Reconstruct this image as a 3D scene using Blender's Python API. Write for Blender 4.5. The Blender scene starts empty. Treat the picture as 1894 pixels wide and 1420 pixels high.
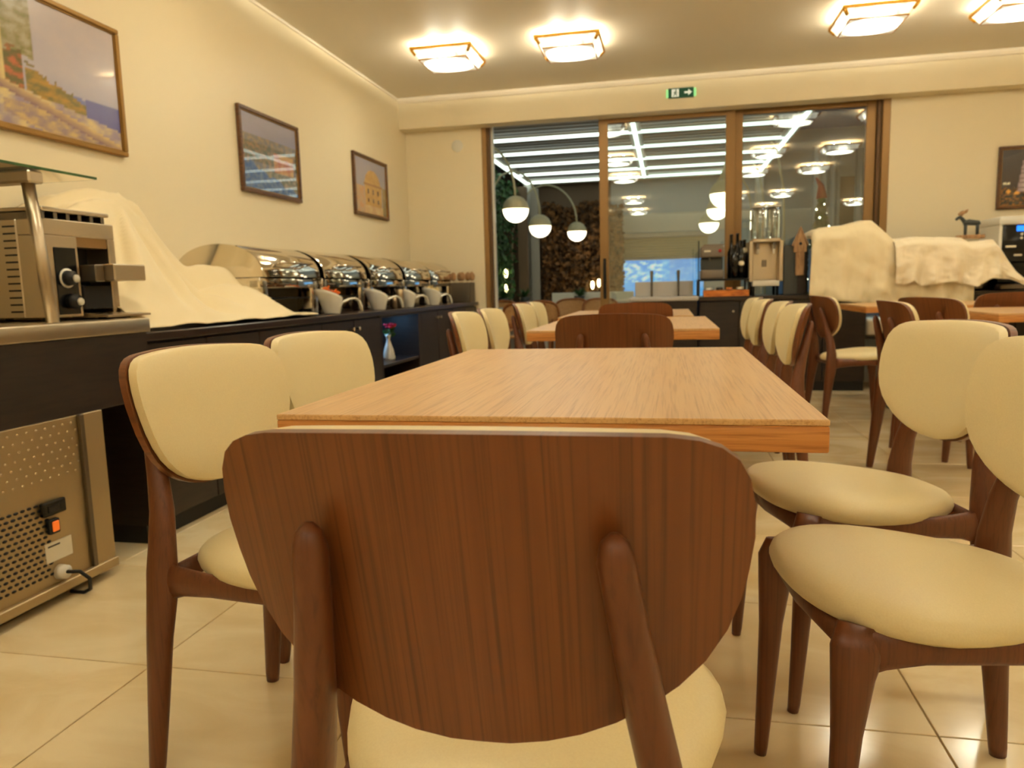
import bpy, bmesh, math, random
from mathutils import Vector, Matrix, noise
random.seed(7)
SC = bpy.context.scene
COL = SC.collection
PI = math.pi
R = math.radians

# ------------------------------------------------------------------ camera, world, exposure
cam_d = bpy.data.cameras.new('camera')
cam = bpy.data.objects.new('camera', cam_d); COL.objects.link(cam)
yaw, pitch, roll, FPX = R(-11.9632), R(-7.3611), R(-1.5015), 1370.26
f = Vector((math.sin(yaw)*math.cos(pitch), math.cos(yaw)*math.cos(pitch), math.sin(pitch)))
r0 = Vector((math.cos(yaw), -math.sin(yaw), 0)); u0 = r0.cross(f)
rr = math.cos(roll)*r0 + math.sin(roll)*u0
uu = -math.sin(roll)*r0 + math.cos(roll)*u0
cam.matrix_world = Matrix(((rr.x, uu.x, -f.x, 0), (rr.y, uu.y, -f.y, 0), (rr.z, uu.z, -f.z, .95), (0, 0, 0, 1)))
cam_d.sensor_width = 36; cam_d.lens = FPX/1894*36
cam_d.clip_start = .05; cam_d.clip_end = 100
cam_d.dof.use_dof = True; cam_d.dof.focus_distance = .95; cam_d.dof.aperture_fstop = 8.5
SC.camera = cam
world = bpy.data.worlds.new('night'); SC.world = world; world.use_nodes = True
world.node_tree.nodes['Background'].inputs[0].default_value = (.02, .03, .06, 1)
world.node_tree.nodes['Background'].inputs[1].default_value = .4
SC.view_settings.view_transform = 'Standard'; SC.view_settings.look = 'None'
SC.view_settings.exposure = 0.0; SC.view_settings.gamma = 1
SC.cycles.use_denoising = True
SC.cycles.max_bounces = 10; SC.cycles.sample_clamp_indirect = 8
LAMP_COL = (1.0, .965, .765); LAMP_POWER = 31.5      # ceiling lamps
LED_COL = (.86, 1.0, .90); LED_POWER = 2.8         # pergola strips
BALL_COL = (1.0, .90, .66); BALL_POWER = 4.0

# ------------------------------------------------------------------ materials
def srgb(*c):
    out = []
    for v in c:
        v /= 255
        out.append(v/12.92 if v <= .04045 else ((v+.055)/1.055)**2.4)
    return tuple(out) + (1,)
def mat(name, col, rough=.5, metal=0, col2=None, scale=(8, 8, 8), detail=4, bump=0, bscale=None, coat=0, emit=None, estr=0,
        trans=0, ior=1.45, sheen=0, rough2=None, spec=.5, lo=.35, hi=.65, dist=0):
    m = bpy.data.materials.new(name); m.use_nodes = True
    nt = m.node_tree; b = nt.nodes['Principled BSDF']
    b.inputs['Base Color'].default_value = col; b.inputs['Roughness'].default_value = rough
    b.inputs['Metallic'].default_value = metal; b.inputs['IOR'].default_value = ior
    b.inputs['Coat Weight'].default_value = coat; b.inputs['Coat Roughness'].default_value = .03
    b.inputs['Transmission Weight'].default_value = trans; b.inputs['Sheen Weight'].default_value = sheen
    b.inputs['Specular IOR Level'].default_value = spec
    if emit:
        b.inputs['Emission Color'].default_value = tuple(emit)+(1,); b.inputs['Emission Strength'].default_value = estr
    if col2 or bump or rough2 is not None:
        tc = nt.nodes.new('ShaderNodeTexCoord'); mp = nt.nodes.new('ShaderNodeMapping'); mp.inputs['Scale'].default_value = scale
        nt.links.new(tc.outputs['Object'], mp.inputs['Vector'])
        n = nt.nodes.new('ShaderNodeTexNoise'); n.inputs['Scale'].default_value = 1; n.inputs['Detail'].default_value = detail
        n.inputs['Distortion'].default_value = dist
        nt.links.new(mp.outputs[0], n.inputs['Vector'])
        if col2:
            rp = nt.nodes.new('ShaderNodeValToRGB'); rp.color_ramp.elements[0].color = col; rp.color_ramp.elements[1].color = col2
            rp.color_ramp.elements[0].position = lo; rp.color_ramp.elements[1].position = hi
            nt.links.new(n.outputs['Fac'], rp.inputs['Fac']); nt.links.new(rp.outputs['Color'], b.inputs['Base Color'])
        if rough2 is not None:
            mr = nt.nodes.new('ShaderNodeMapRange'); mr.inputs['To Min'].default_value = rough; mr.inputs['To Max'].default_value = rough2
            nt.links.new(n.outputs['Fac'], mr.inputs['Value']); nt.links.new(mr.outputs[0], b.inputs['Roughness'])
        if bump:
            src = n
            if bscale:
                mp2 = nt.nodes.new('ShaderNodeMapping'); mp2.inputs['Scale'].default_value = bscale
                nt.links.new(tc.outputs['Object'], mp2.inputs['Vector'])
                src = nt.nodes.new('ShaderNodeTexNoise'); src.inputs['Scale'].default_value = 1; src.inputs['Detail'].default_value = 3
                nt.links.new(mp2.outputs[0], src.inputs['Vector'])
            bp = nt.nodes.new('ShaderNodeBump'); bp.inputs['Strength'].default_value = bump; bp.inputs['Distance'].default_value = .002
            nt.links.new(src.outputs['Fac'], bp.inputs['Height']); nt.links.new(bp.outputs[0], b.inputs['Normal'])
    return m
def wood(name, c1, c2, c3, stretch, rough=.35, bump=.15, pore=None, coat=0.0, fk=(7, 7, 7)):
    """Layered grain: broad figure + fine pores, both stretched along one axis."""
    m = bpy.data.materials.new(name); m.use_nodes = True
    nt = m.node_tree; b = nt.nodes['Principled BSDF']; L = nt.links.new
    b.inputs['Coat Weight'].default_value = coat; b.inputs['Coat Roughness'].default_value = .15
    tc = nt.nodes.new('ShaderNodeTexCoord')
    def noi(k, detail, dist=0):
        k = (k, k, k) if not isinstance(k, tuple) else k
        mp = nt.nodes.new('ShaderNodeMapping'); mp.inputs['Scale'].default_value = tuple(q*w for q, w in zip(stretch, k))
        L(tc.outputs['Object'], mp.inputs['Vector'])
        n = nt.nodes.new('ShaderNodeTexNoise'); n.inputs['Scale'].default_value = 1; n.inputs['Detail'].default_value = detail
        n.inputs['Distortion'].default_value = dist; L(mp.outputs[0], n.inputs['Vector']); return n
    big = noi(1, 3, .6); fine = noi(fk, 3, .1)
    wv = nt.nodes.new('ShaderNodeMath'); wv.operation = 'MULTIPLY'; wv.inputs[1].default_value = 34; L(big.outputs['Fac'], wv.inputs[0])
    sn = nt.nodes.new('ShaderNodeMath'); sn.operation = 'SINE'; L(wv.outputs[0], sn.inputs[0])
    r1 = nt.nodes.new('ShaderNodeMapRange'); r1.inputs['From Min'].default_value = -1; L(sn.outputs[0], r1.inputs['Value'])
    mx = nt.nodes.new('ShaderNodeMix'); mx.data_type = 'RGBA'; mx.inputs['A'].default_value = c1; mx.inputs['B'].default_value = c2
    L(r1.outputs[0], mx.inputs['Factor'])
    r2 = nt.nodes.new('ShaderNodeMapRange'); r2.inputs['From Min'].default_value = .48; r2.inputs['From Max'].default_value = .72; L(fine.outputs['Fac'], r2.inputs['Value'])
    mx2 = nt.nodes.new('ShaderNodeMix'); mx2.data_type = 'RGBA'; mx2.inputs['B'].default_value = c3
    L(mx.outputs['Result'], mx2.inputs['A']); L(r2.outputs[0], mx2.inputs['Factor']); L(mx2.outputs['Result'], b.inputs['Base Color'])
    b.inputs['Roughness'].default_value = rough
    bp = nt.nodes.new('ShaderNodeBump'); bp.inputs['Strength'].default_value = bump; bp.inputs['Distance'].default_value = .001
    L(fine.outputs['Fac'], bp.inputs['Height']); L(bp.outputs[0], b.inputs['Normal'])
    return m
M = {}
M['wall'] = mat('wall_paint', srgb(236, 221, 188), .42, bump=.05, scale=(60, 60, 60), spec=.35)
M['ceil'] = mat('ceiling_paint', srgb(246, 237, 220), .6, bump=.03, scale=(40, 40, 40))
M['cornice'] = mat('cornice_plaster', srgb(240, 226, 202), .6)
M['walnut'] = wood('walnut_stain', srgb(112, 62, 29), srgb(119, 68, 33), srgb(86, 45, 20), (13, 1.2, .5), .36, .12, fk=(20, 8, 3))
M['walnut_leg'] = wood('walnut_leg', srgb(102, 56, 30), srgb(108, 60, 32), srgb(88, 46, 24), (14, 14, .6), .38, .06, fk=(16, 16, 1.2))
M['oak'] = wood('oak_top', srgb(214, 170, 116), srgb(218, 176, 122), srgb(192, 146, 94), (20, 1.1, 20), .33, .2, fk=(13, 5, 13))
M['oak_edge'] = wood('oak_edge', srgb(196, 130, 66), srgb(206, 142, 76), srgb(160, 98, 44), (1.2, 1.2, 26), .38, .25)
M['cream'] = mat('cream_leather', srgb(238, 220, 172), .42, bump=.06, scale=(350, 350, 350), col2=srgb(234, 215, 166))
M['cream_edge'] = mat('cream_piping', srgb(226, 208, 164), .5)
M['grout'] = mat('grout', srgb(168, 140, 92), .8)
M['darkwood'] = wood('wenge', srgb(36, 25, 20), srgb(42, 30, 24), srgb(25, 17, 14), (1.0, 1.0, 9), .42, .08)
M['darktop'] = wood('wenge_top', srgb(40, 28, 24), srgb(46, 33, 28), srgb(28, 19, 16), (9, 1, 9), .3, .08)
M['black'] = mat('black_matt', srgb(14, 13, 13), .5)
M['blackgloss'] = mat('black_gloss', srgb(10, 10, 11), .15)
M['steel'] = mat('brushed_steel', srgb(196, 182, 158), .28, 1, rough2=.4, scale=(2, 2, 120), bump=.03)
M['steel_n'] = mat('satin_steel', srgb(186, 184, 182), .5, .6)
M['steel_d'] = mat('dark_steel', srgb(120, 112, 100), .38, 1)
M['chrome'] = mat('chrome', srgb(225, 218, 205), .06, 1)
M['galv'] = mat('galvanised_sheet', srgb(186, 168, 134), .36, 1, rough2=.55, scale=(5, 5, 5), bump=.12, bscale=(45, 45, 45))
M['gold'] = mat('brass', srgb(222, 166, 62), .35, .55)
M['bronze'] = mat('bronze_aluminium', srgb(146, 112, 66), .42, .35)
M['bronze_d'] = mat('bronze_rebate', srgb(98, 72, 44), .5, .3)
M['cloth'] = mat('cotton_cloth', srgb(240, 222, 182), .85, bump=.15, scale=(500, 500, 500), sheen=.2)
M['cloth_w'] = mat('pale_cotton', srgb(246, 230, 198), .85, bump=.15, scale=(500, 500, 500), sheen=.2)
M['white'] = mat('glazed_white', srgb(238, 234, 222), .15)
M['offwhite'] = mat('off_white', srgb(226, 220, 205), .4)
M['label'] = mat('paper_label', srgb(226, 216, 190), .6)
M['ink'] = mat('ink', srgb(60, 52, 44), .6)
M['orange'] = mat('orange_rocker', srgb(240, 100, 20), .3, emit=(1, .25, .03), estr=.35)
M['frame_b'] = wood('frame_brown', srgb(86, 52, 22), srgb(104, 66, 28), srgb(58, 34, 14), (12, 2, 12), .35, .05)
M['frame_g'] = mat('frame_gilt', srgb(150, 112, 52), .4, .4)
M['orange_food'] = mat('carrot', srgb(226, 110, 26), .5)
M['sauce'] = mat('dressing', srgb(232, 206, 130), .4)
M['leaf'] = mat('leaf_green', srgb(38, 74, 28), .5, col2=srgb(70, 110, 44), scale=(6, 6, 6))
M['ivy'] = mat('ivy_leaf', srgb(46, 80, 50), .45, col2=srgb(96, 136, 82), scale=(5, 5, 5))
M['drybrown'] = mat('dry_leaf', srgb(70, 48, 24), .6, col2=srgb(150, 104, 56), scale=(9, 9, 9), lo=.4, hi=.62)
M['petal'] = mat('red_petal', srgb(200, 24, 60), .5)
M['red'] = mat('red_felt', srgb(170, 36, 36), .7)
M['greyplastic'] = mat('grey_plastic', srgb(120, 108, 94), .4)
M['greybox'] = mat('slate_box', srgb(66, 70, 68), .4)
M['bottle'] = mat('dark_bottle', srgb(10, 11, 10), .08, coat=.5)
M['clear'] = mat('clear_polycarbonate', srgb(240, 244, 244), .03, trans=1, ior=1.2)
M['glass'] = None
M['glassgreen'] = mat('glass_shelf', srgb(150, 190, 150), .02, trans=1, ior=1.45)
M['rattan'] = wood('rattan', srgb(216, 164, 104), srgb(226, 178, 120), srgb(170, 118, 66), (30, 30, 30), .5, .3)
M['teak'] = wood('teak', srgb(160, 96, 48), srgb(174, 110, 58), srgb(124, 70, 34), (12, 12, 1.2), .45, .1)
M['louver'] = mat('louver_grey', srgb(122, 108, 88), .5)
M['beam'] = mat('pergola_white', srgb(222, 218, 208), .45)
M['outwall'] = mat('outside_plaster', srgb(196, 204, 210), .7, bump=.1, scale=(30, 30, 30))
M['outgrey'] = mat('outside_pillar', srgb(196, 190, 178), .7)
M['outtan'] = mat('outside_tan', srgb(136, 112, 88), .7)
M['terrace'] = mat('terrace_stone', srgb(186, 178, 164), .45, col2=srgb(170, 160, 146), scale=(2, 2, 2))
M['shutter'] = mat('roller_slat', srgb(190, 180, 148), .5)
M['birchwood'] = wood('birch_ply', srgb(168, 128, 86), srgb(182, 142, 98), srgb(130, 94, 60), (10, 10, 1.5), .6, .1)
M['traywood'] = wood('tray_wood', srgb(200, 112, 40), srgb(214, 126, 50), srgb(160, 84, 28), (2, 8, 8), .45, .1)
M['signgreen'] = mat('sign_green', srgb(10, 62, 34), .35, emit=(.01, .10, .05), estr=.25)
M['signwhite'] = mat('sign_white', srgb(232, 236, 226), .4, emit=(.9, 1, .85), estr=.35)
M['signglow'] = mat('sign_lens', srgb(150, 220, 140), .3, emit=(.35, 1, .4), estr=.6)
M['bluescreen'] = mat('blue_display', srgb(20, 90, 230), .2, emit=(.02, .22, 1), estr=1.6)
M['redled'] = mat('red_indicator', srgb(255, 40, 30), .3, emit=(1, .05, .03), estr=6)
M['bluelamp'] = mat('niche_led', srgb(190, 220, 255), .3, emit=(.30, .60, 1), estr=80)
M['coollamp'] = mat('counter_led', srgb(210, 235, 255), .3, emit=(.6, .85, 1), estr=9)
M['led'] = mat('led_strip', srgb(240, 255, 245), .4, emit=LED_COL, estr=LED_POWER)
M['ball_lit'] = mat('opal_globe', srgb(255, 240, 205), .3, emit=BALL_COL, estr=BALL_POWER)
M['ball_top'] = mat('globe_cap', srgb(216, 206, 170), .5)
M['filament'] = mat('wall_lamp_bulb', srgb(255, 236, 150), .3, emit=(1, .85, .4), estr=10)
M['fairy'] = mat('fairy_light', srgb(255, 240, 200), .3, emit=(1, .9, .65), estr=9)
def glass_pane_material():
    m = bpy.data.materials.new('window_glass'); m.use_nodes = True; nt = m.node_tree
    nt.nodes.remove(nt.nodes['Principled BSDF']); out = nt.nodes['Material Output']
    t = nt.nodes.new('ShaderNodeBsdfTransparent'); t.inputs[0].default_value = (.90, .95, .93, 1)
    g = nt.nodes.new('ShaderNodeBsdfGlossy'); g.inputs['Roughness'].default_value = 0.0; g.inputs[0].default_value = (1, 1, 1, 1)
    fr = nt.nodes.new('ShaderNodeFresnel'); fr.inputs[0].default_value = 1.62
    mu = nt.nodes.new('ShaderNodeMath'); mu.operation = 'MULTIPLY'; mu.inputs[1].default_value = 2.2; mu.use_clamp = True
    mx = nt.nodes.new('ShaderNodeMixShader'); nt.links.new(fr.outputs[0], mu.inputs[0]); nt.links.new(mu.outputs[0], mx.inputs[0])
    nt.links.new(t.outputs[0], mx.inputs[1]); nt.links.new(g.outputs[0], mx.inputs[2]); nt.links.new(mx.outputs[0], out.inputs[0])
    return m
M['glass'] = glass_pane_material()
def tile_material():
    m = bpy.data.materials.new('polished_marble_tile'); m.use_nodes = True; nt = m.node_tree; b = nt.nodes['Principled BSDF']; L = nt.links.new
    geo = nt.nodes.new('ShaderNodeNewGeometry')
    mp = nt.nodes.new('ShaderNodeMapping'); mp.inputs['Scale'].default_value = (1.6, 3.2, 1); mp.inputs['Rotation'].default_value = (0, 0, .5)
    L(geo.outputs['Position'], mp.inputs[0])
    n = nt.nodes.new('ShaderNodeTexNoise'); n.inputs['Scale'].default_value = 1.3; n.inputs['Detail'].default_value = 6; n.inputs['Distortion'].default_value = 1.2
    L(mp.outputs[0], n.inputs['Vector'])
    rp = nt.nodes.new('ShaderNodeValToRGB'); e = rp.color_ramp.elements
    e[0].position = .3; e[0].color = srgb(224, 198, 150); e[1].position = .62; e[1].color = srgb(240, 220, 178)
    k = rp.color_ramp.elements.new(.47); k.color = srgb(232, 208, 162)
    L(n.outputs['Fac'], rp.inputs[0])
    oi = nt.nodes.new('ShaderNodeObjectInfo'); hs = nt.nodes.new('ShaderNodeHueSaturation')
    mr = nt.nodes.new('ShaderNodeMapRange'); mr.inputs['To Min'].default_value = .96; mr.inputs['To Max'].default_value = 1.03
    L(oi.outputs['Random'], mr.inputs['Value']); L(mr.outputs[0], hs.inputs['Value']); L(rp.outputs[0], hs.inputs['Color'])
    L(hs.outputs[0], b.inputs['Base Color'])
    b.inputs['Roughness'].default_value = .13; b.inputs['Specular IOR Level'].default_value = .6
    bp = nt.nodes.new('ShaderNodeBump'); bp.inputs['Strength'].default_value = .04; bp.inputs['Distance'].default_value = .004
    n2 = nt.nodes.new('ShaderNodeTexNoise'); n2.inputs['Scale'].default_value = 9; L(geo.outputs['Position'], n2.inputs['Vector'])
    L(n2.outputs['Fac'], bp.inputs['Height']); L(bp.outputs[0], b.inputs['Normal'])
    return m
M['tile'] = tile_material()
def lamp_glass(name, k):
    m = bpy.data.materials.new(name); m.use_nodes = True; nt = m.node_tree; b = nt.nodes['Principled BSDF']; L = nt.links.new
    b.inputs['Base Color'].default_value = srgb(250, 236, 200); b.inputs['Roughness'].default_value = .12
    tc = nt.nodes.new('ShaderNodeTexCoord'); mp = nt.nodes.new('ShaderNodeMapping'); mp.inputs['Scale'].default_value = (38, 38, 12)
    L(tc.outputs['Object'], mp.inputs[0])
    n = nt.nodes.new('ShaderNodeTexNoise'); n.inputs['Scale'].default_value = 1; n.inputs['Detail'].default_value = 2; L(mp.outputs[0], n.inputs['Vector'])
    # the bulbs sit around the middle: brighter there
    ln = nt.nodes.new('ShaderNodeVectorMath'); ln.operation = 'LENGTH'; L(tc.outputs['Object'], ln.inputs[0])
    r1 = nt.nodes.new('ShaderNodeMapRange'); r1.inputs['From Min'].default_value = .10; r1.inputs['From Max'].default_value = .25
    r1.inputs['To Min'].default_value = 2.3; r1.inputs['To Max'].default_value = .035; r1.interpolation_type = 'SMOOTHSTEP'; L(ln.outputs['Value'], r1.inputs['Value'])
    mu = nt.nodes.new('ShaderNodeMath'); mu.operation = 'MULTIPLY'; L(n.outputs['Fac'], mu.inputs[0]); L(r1.outputs[0], mu.inputs[1])
    mk = nt.nodes.new('ShaderNodeMath'); mk.operation = 'MULTIPLY'; mk.inputs[1].default_value = LAMP_POWER*k; L(mu.outputs[0], mk.inputs[0])
    b.inputs['Emission Color'].default_value = LAMP_COL+(1,); L(mk.outputs[0], b.inputs['Emission Strength'])
    return m
M['bulb'] = mat('lamp_bulb', srgb(255, 240, 210), .3, emit=LAMP_COL, estr=LAMP_POWER*9)
M['lamp_side'] = lamp_glass('lamp_crystal_side', 2.4)
M['lamp_bottom'] = lamp_glass('lamp_crystal_bottom', 1.0)
def vcol_material(name, rough=.25, coat=.9, emit=0):
    m = bpy.data.materials.new(name); m.use_nodes = True; nt = m.node_tree; b = nt.nodes['Principled BSDF']
    a = nt.nodes.new('ShaderNodeVertexColor'); a.layer_name = 'paint'
    nt.links.new(a.outputs[0], b.inputs['Base Color']); b.inputs['Roughness'].default_value = rough
    b.inputs['Coat Weight'].default_value = coat; b.inputs['Coat Roughness'].default_value = .015
    if emit:
        nt.links.new(a.outputs[0], b.inputs['Emission Color']); b.inputs['Emission Strength'].default_value = emit
    return m
M['print'] = vcol_material('glazed_print')
M['litview'] = vcol_material('lit_window_view', .6, 0, 1.0)

# ------------------------------------------------------------------ mesh helpers
class MB:
    def __init__(s): s.v = []; s.f = []; s.s = []
    def add(s, vs, fs, smooth=False):
        o = len(s.v); s.v += [tuple(v) for v in vs]; s.f += [tuple(i+o for i in q) for q in fs]; s.s += [smooth]*len(fs); return s
    def box(s, x0, x1, y0, y1, z0, z1, b=0.0, seg=1):
        if b <= 0:
            vs = [(x, y, z) for x in (x0, x1) for y in (y0, y1) for z in (z0, z1)]
            return s.add(vs, [(0, 1, 3, 2), (4, 6, 7, 5), (0, 4, 5, 1), (2, 3, 7, 6), (0, 2, 6, 4), (1, 5, 7, 3)])
        bm = bmesh.new(); bmesh.ops.create_cube(bm, size=1)
        for v in bm.verts:
            v.co = Vector(((x0+x1)/2+v.co.x*(x1-x0), (y0+y1)/2+v.co.y*(y1-y0), (z0+z1)/2+v.co.z*(z1-z0)))
        bmesh.ops.bevel(bm, geom=bm.edges[:], offset=b, segments=seg, affect='EDGES', profile=.5)
        bm.verts.index_update(); s.add([v.co[:] for v in bm.verts], [[v.index for v in q.verts] for q in bm.faces], seg > 1); bm.free(); return s
    def tube(s, pts, rad, n=12, cap=True, rx=None):
        """pts list of 3D points, rad list of (r_a, r_b) or r: sweep; r_a along side axis, r_b along the other."""
        P = [Vector(p) for p in pts]; k = len(P); vs = []; fs = []
        ref = None
        for i in range(k):
            t = (P[min(i+1, k-1)]-P[max(i-1, 0)]).normalized()
            if ref is None:
                ref = Vector((1, 0, 0)) if abs(t.x) < .9 else Vector((0, 1, 0))
                if rx: ref = Vector(rx)
            a = (ref-t*ref.dot(t)).normalized(); b2 = t.cross(a); ref = a
            ra, rb = rad[i] if isinstance(rad[i], tuple) else (rad[i], rad[i])
            for j in range(n):
                th = 2*PI*j/n; vs.append(P[i]+a*(ra*math.cos(th))+b2*(rb*math.sin(th)))
        for i in range(k-1):
            for j in range(n):
                fs.append((i*n+j, i*n+(j+1) % n, (i+1)*n+(j+1) % n, (i+1)*n+j))
        if cap: fs.append(tuple(range(n-1, -1, -1))); fs.append(tuple((k-1)*n+j for j in range(n)))
        return s.add(vs, fs, True)
    def lathe(s, prof, cx=0, cy=0, cz=0, n=20, a0=0, a1=2*PI):
        full = abs(a1-a0-2*PI) < 1e-6; m = n if full else n+1; vs = []; fs = []
        for r, z in prof:
            for j in range(m):
                th = a0+(a1-a0)*j/n; vs.append((cx+r*math.cos(th), cy+r*math.sin(th), cz+z))
        for i in range(len(prof)-1):
            for j in range(n):
                q = (j+1) % m; fs.append((i*m+j, i*m+q, (i+1)*m+q, (i+1)*m+j))
        return s.add(vs, fs, True)
    def prism(s, poly, axis, a, b):
        """poly of 2D points extruded along axis 'x','y' or 'z' from a to b (ordering: x->(y,z), y->(x,z), z->(x,y))."""
        def P(p, t): return {'x': (t, p[0], p[1]), 'y': (p[0], t, p[1]), 'z': (p[0], p[1], t)}[axis]
        n = len(poly); vs = [P(p, a) for p in poly]+[P(p, b) for p in poly]
        fs = [tuple(range(n)), tuple(range(2*n-1, n-1, -1))]+[(i, (i+1) % n, n+(i+1) % n, n+i) for i in range(n)]
        return s.add(vs, fs)
    def grid(s, fn, nu, nv, smooth=True):
        vs = [fn(i/nu, j/nv) for j in range(nv+1) for i in range(nu+1)]; w = nu+1
        return s.add(vs, [(j*w+i, j*w+i+1, (j+1)*w+i+1, (j+1)*w+i) for j in range(nv) for i in range(nu)], smooth)
    def sphere(s, c, r, n=12, m=8, sz=None):
        sx, sy, sz_ = (r, r, r) if sz is None else sz; vs = []; fs = []
        for i in range(m+1):
            ph = PI*i/m
            for j in range(n):
                th = 2*PI*j/n; vs.append((c[0]+sx*math.sin(ph)*math.cos(th), c[1]+sy*math.sin(ph)*math.sin(th), c[2]+sz_*math.cos(ph)))
        for i in range(m):
            for j in range(n): fs.append((i*n+j, (i+1)*n+j, (i+1)*n+(j+1) % n, i*n+(j+1) % n))
        return s.add(vs, fs, True)
    def mesh(s, name):
        me = bpy.data.meshes.new(name); me.from_pydata(s.v, [], s.f); me.polygons.foreach_set('use_smooth', s.s)
        bm = bmesh.new(); bm.from_mesh(me); bmesh.ops.remove_doubles(bm, verts=bm.verts[:], dist=1e-6); bmesh.ops.recalc_face_normals(bm, faces=bm.faces[:])
        bm.to_mesh(me); bm.free(); me.update(); return me
    def build(s, name, m, parent=None, loc=None):
        me = s.mesh(name); me.materials.append(m)
        o = bpy.data.objects.new(name, me); COL.objects.link(o)
        if parent: o.parent = parent
        if loc: o.location = loc
        return o
def auto_smooth(o, ang=35):
    me = o.data; bm = bmesh.new(); bm.from_mesh(me)
    for q in bm.faces: q.smooth = True
    for e in bm.edges:
        if len(e.link_faces) == 2 and e.calc_face_angle(0) > R(ang): e.smooth = False
    bm.to_mesh(me); bm.free(); return o
def tag(o, label=None, cat=None, group=None, kind=None):
    if label: o['label'] = label
    if cat: o['category'] = cat
    if group: o['group'] = group
    if kind: o['kind'] = kind
    return o
def thing(name, loc, label, cat, group=None, rz=0, kind=None):
    o = bpy.data.objects.new(name, None); o.empty_display_size = .1; COL.objects.link(o)
    o.location = loc; o.rotation_euler = (0, 0, rz); return tag(o, label, cat, group, kind)
def copy_tree(o, parent=None):
    c = o.copy(); COL.objects.link(c)
    if parent: c.parent = parent
    for ch in list(o.children): copy_tree(ch, c)
    return c
def struct(o): o['kind'] = 'structure'; return o
def part(name, m, parent, **boxes): pass
def lerp_poly(pts, x):
    if x <= pts[0][0]: return pts[0][1]
    for (a, b), (c, d) in zip(pts, pts[1:]):
        if x <= c:
            t = (x-a)/(c-a); t = t*t*(3-2*t) if False else t
            return b+(d-b)*t
    return pts[-1][1]
def smooth(t): t = max(0, min(1, t)); return t*t*(3-2*t)

# ------------------------------------------------------------------ room shell
X0, X1, Y0, YB, ZC = -2.65, 5.4, -6.0, 7.53, 2.85
fl = struct(MB().box(X0, X1, Y0, YB+.12, -.06, -.004).build('floor', M['grout']))
TS, J = .6235, .004
tile_me = MB().box(-TS/2+J/2, TS/2-J/2, -TS/2+J/2, TS/2-J/2, -.02, 0, .0012).mesh('tile'); tile_me.materials.append(M['tile'])
ix0 = math.floor((X0+1.317)/TS); iy0 = math.floor((Y0-1.586)/TS)
for i in range(ix0, 12):
    for j in range(iy0, 11):
        x, y = -1.317+TS*(i+.5), 1.586+TS*(j+.5)
        if x-TS/2 < X0-.65 or x > X1 or y > YB+.35: continue
        if y-TS/2 < Y0-.3: continue
        t = bpy.data.objects.new('tile', tile_me); COL.objects.link(t); t.location = (x, y, 0); t.parent = fl
struct(MB().box(X0, X1, Y0, YB+.2, ZC, ZC+.1).build('ceiling', M['ceil']))
struct(MB().box(X0-.12, X0, Y0, YB+.2, -.06, ZC+.1).build('wall_left', M['wall']))
struct(MB().box(X1, X1+.12, Y0, YB+.2, -.06, ZC+.1).build('wall_right', M['wall']))
struct(MB().box(X0-.12, X1+.12, Y0-.12, Y0, -.06, ZC+.1).build('wall_front', M['wall']))
WL, WR, WT = -1.845, 1.975, 2.66          # the glazed opening in the back wall
bw = MB().box(X0, WL, YB, YB+.2, -.06, ZC).box(WR, X1, YB, YB+.2, -.06, ZC).box(WL, WR, YB, YB+.2, WT, ZC)
struct(bw.build('wall_back', M['wall']))
struct(MB().box(X0, X1, 7.34, YB, 2.56, ZC).build('trim_1', M['wall']))          # plaster valance over the glazing
cor = MB().prism([(7.34, ZC), (7.34, ZC-.045), (7.325, ZC-.042), (7.305, ZC-.02), (7.295, ZC-.004), (7.295, ZC)], 'x', X0, X1)
struct(cor.build('trim_2', M['cornice']))
cor = MB().prism([(X0, ZC), (X0, ZC-.018), (X0+.012, ZC-.014), (X0+.018, ZC)], 'y', Y0, 7.3)
struct(cor.build('trim_3', M['cornice']))
struct(MB().box(WR, X1, YB-.012, YB, 0, .08, .003).build('baseboard_back', M['terrace']))
# glazed sliding doors (left leaf slid open behind the middle one)
def frame_rect(mb, x0, x1, z0, z1, y0, y1, w, wb=None):
    wb = wb or w
    mb.box(x0, x0+w, y0, y1, z0, z1, .004).box(x1-w, x1, y0, y1, z0, z1, .004)
    mb.box(x0+w, x1-w, y0, y1, z1-w, z1, .004).box(x0+w, x1-w, y0, y1, z0, z0+wb, .004); return mb
d1 = thing('door_1', (0, 0, 0), None, None, kind='structure')
mb = MB().box(WL, WL+.05, YB-.01, YB+.16, 0, WT, .004).box(WR-.065, WR, YB-.01, YB+.16, 0, WT, .004).box(WL, WR, YB-.01, YB+.16, WT-.05, WT, .004)
mb.box(WL, WR, YB-.01, YB+.16, 0, .03, .004); mb.build('door_frame', M['bronze'], d1)
MB().box(WL+.05, WL+.075, YB+.03, YB+.13, .03, WT-.05, .003).box(WR-.10, WR-.065, YB+.03, YB+.13, .03, WT-.05, .003).build('frame_rebate', M['bronze_d'], d1)
MB().box(WL+.075, WL+.095, YB+.08, YB+.15, .03, WT-.05, .002).build('white_jamb', M['offwhite'], d1)
d2 = thing('door_2', (0, 0, 0), None, None, kind='structure')
frame_rect(MB(), -.665, .63, .03, WT-.05, YB+.02, YB+.06, .09, .11).build('sash', M['bronze'], d2)
MB().box(-.575, .54, YB+.037, YB+.043, .14, WT-.14).build('pane', M['glass'], d2)
h = MB().box(-.632, -.604, YB+.004, YB+.02, .82, 1.22, .005).box(-.63, -.606, YB-.035, YB+.004, .93, .96, .004).box(-.63, -.606, YB-.035, YB-.015, .86, 1.18, .006)
h.build('door_handle', M['black'], d2)
d3 = thing('door_3', (0, 0, 0), None, None, kind='structure')
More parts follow.
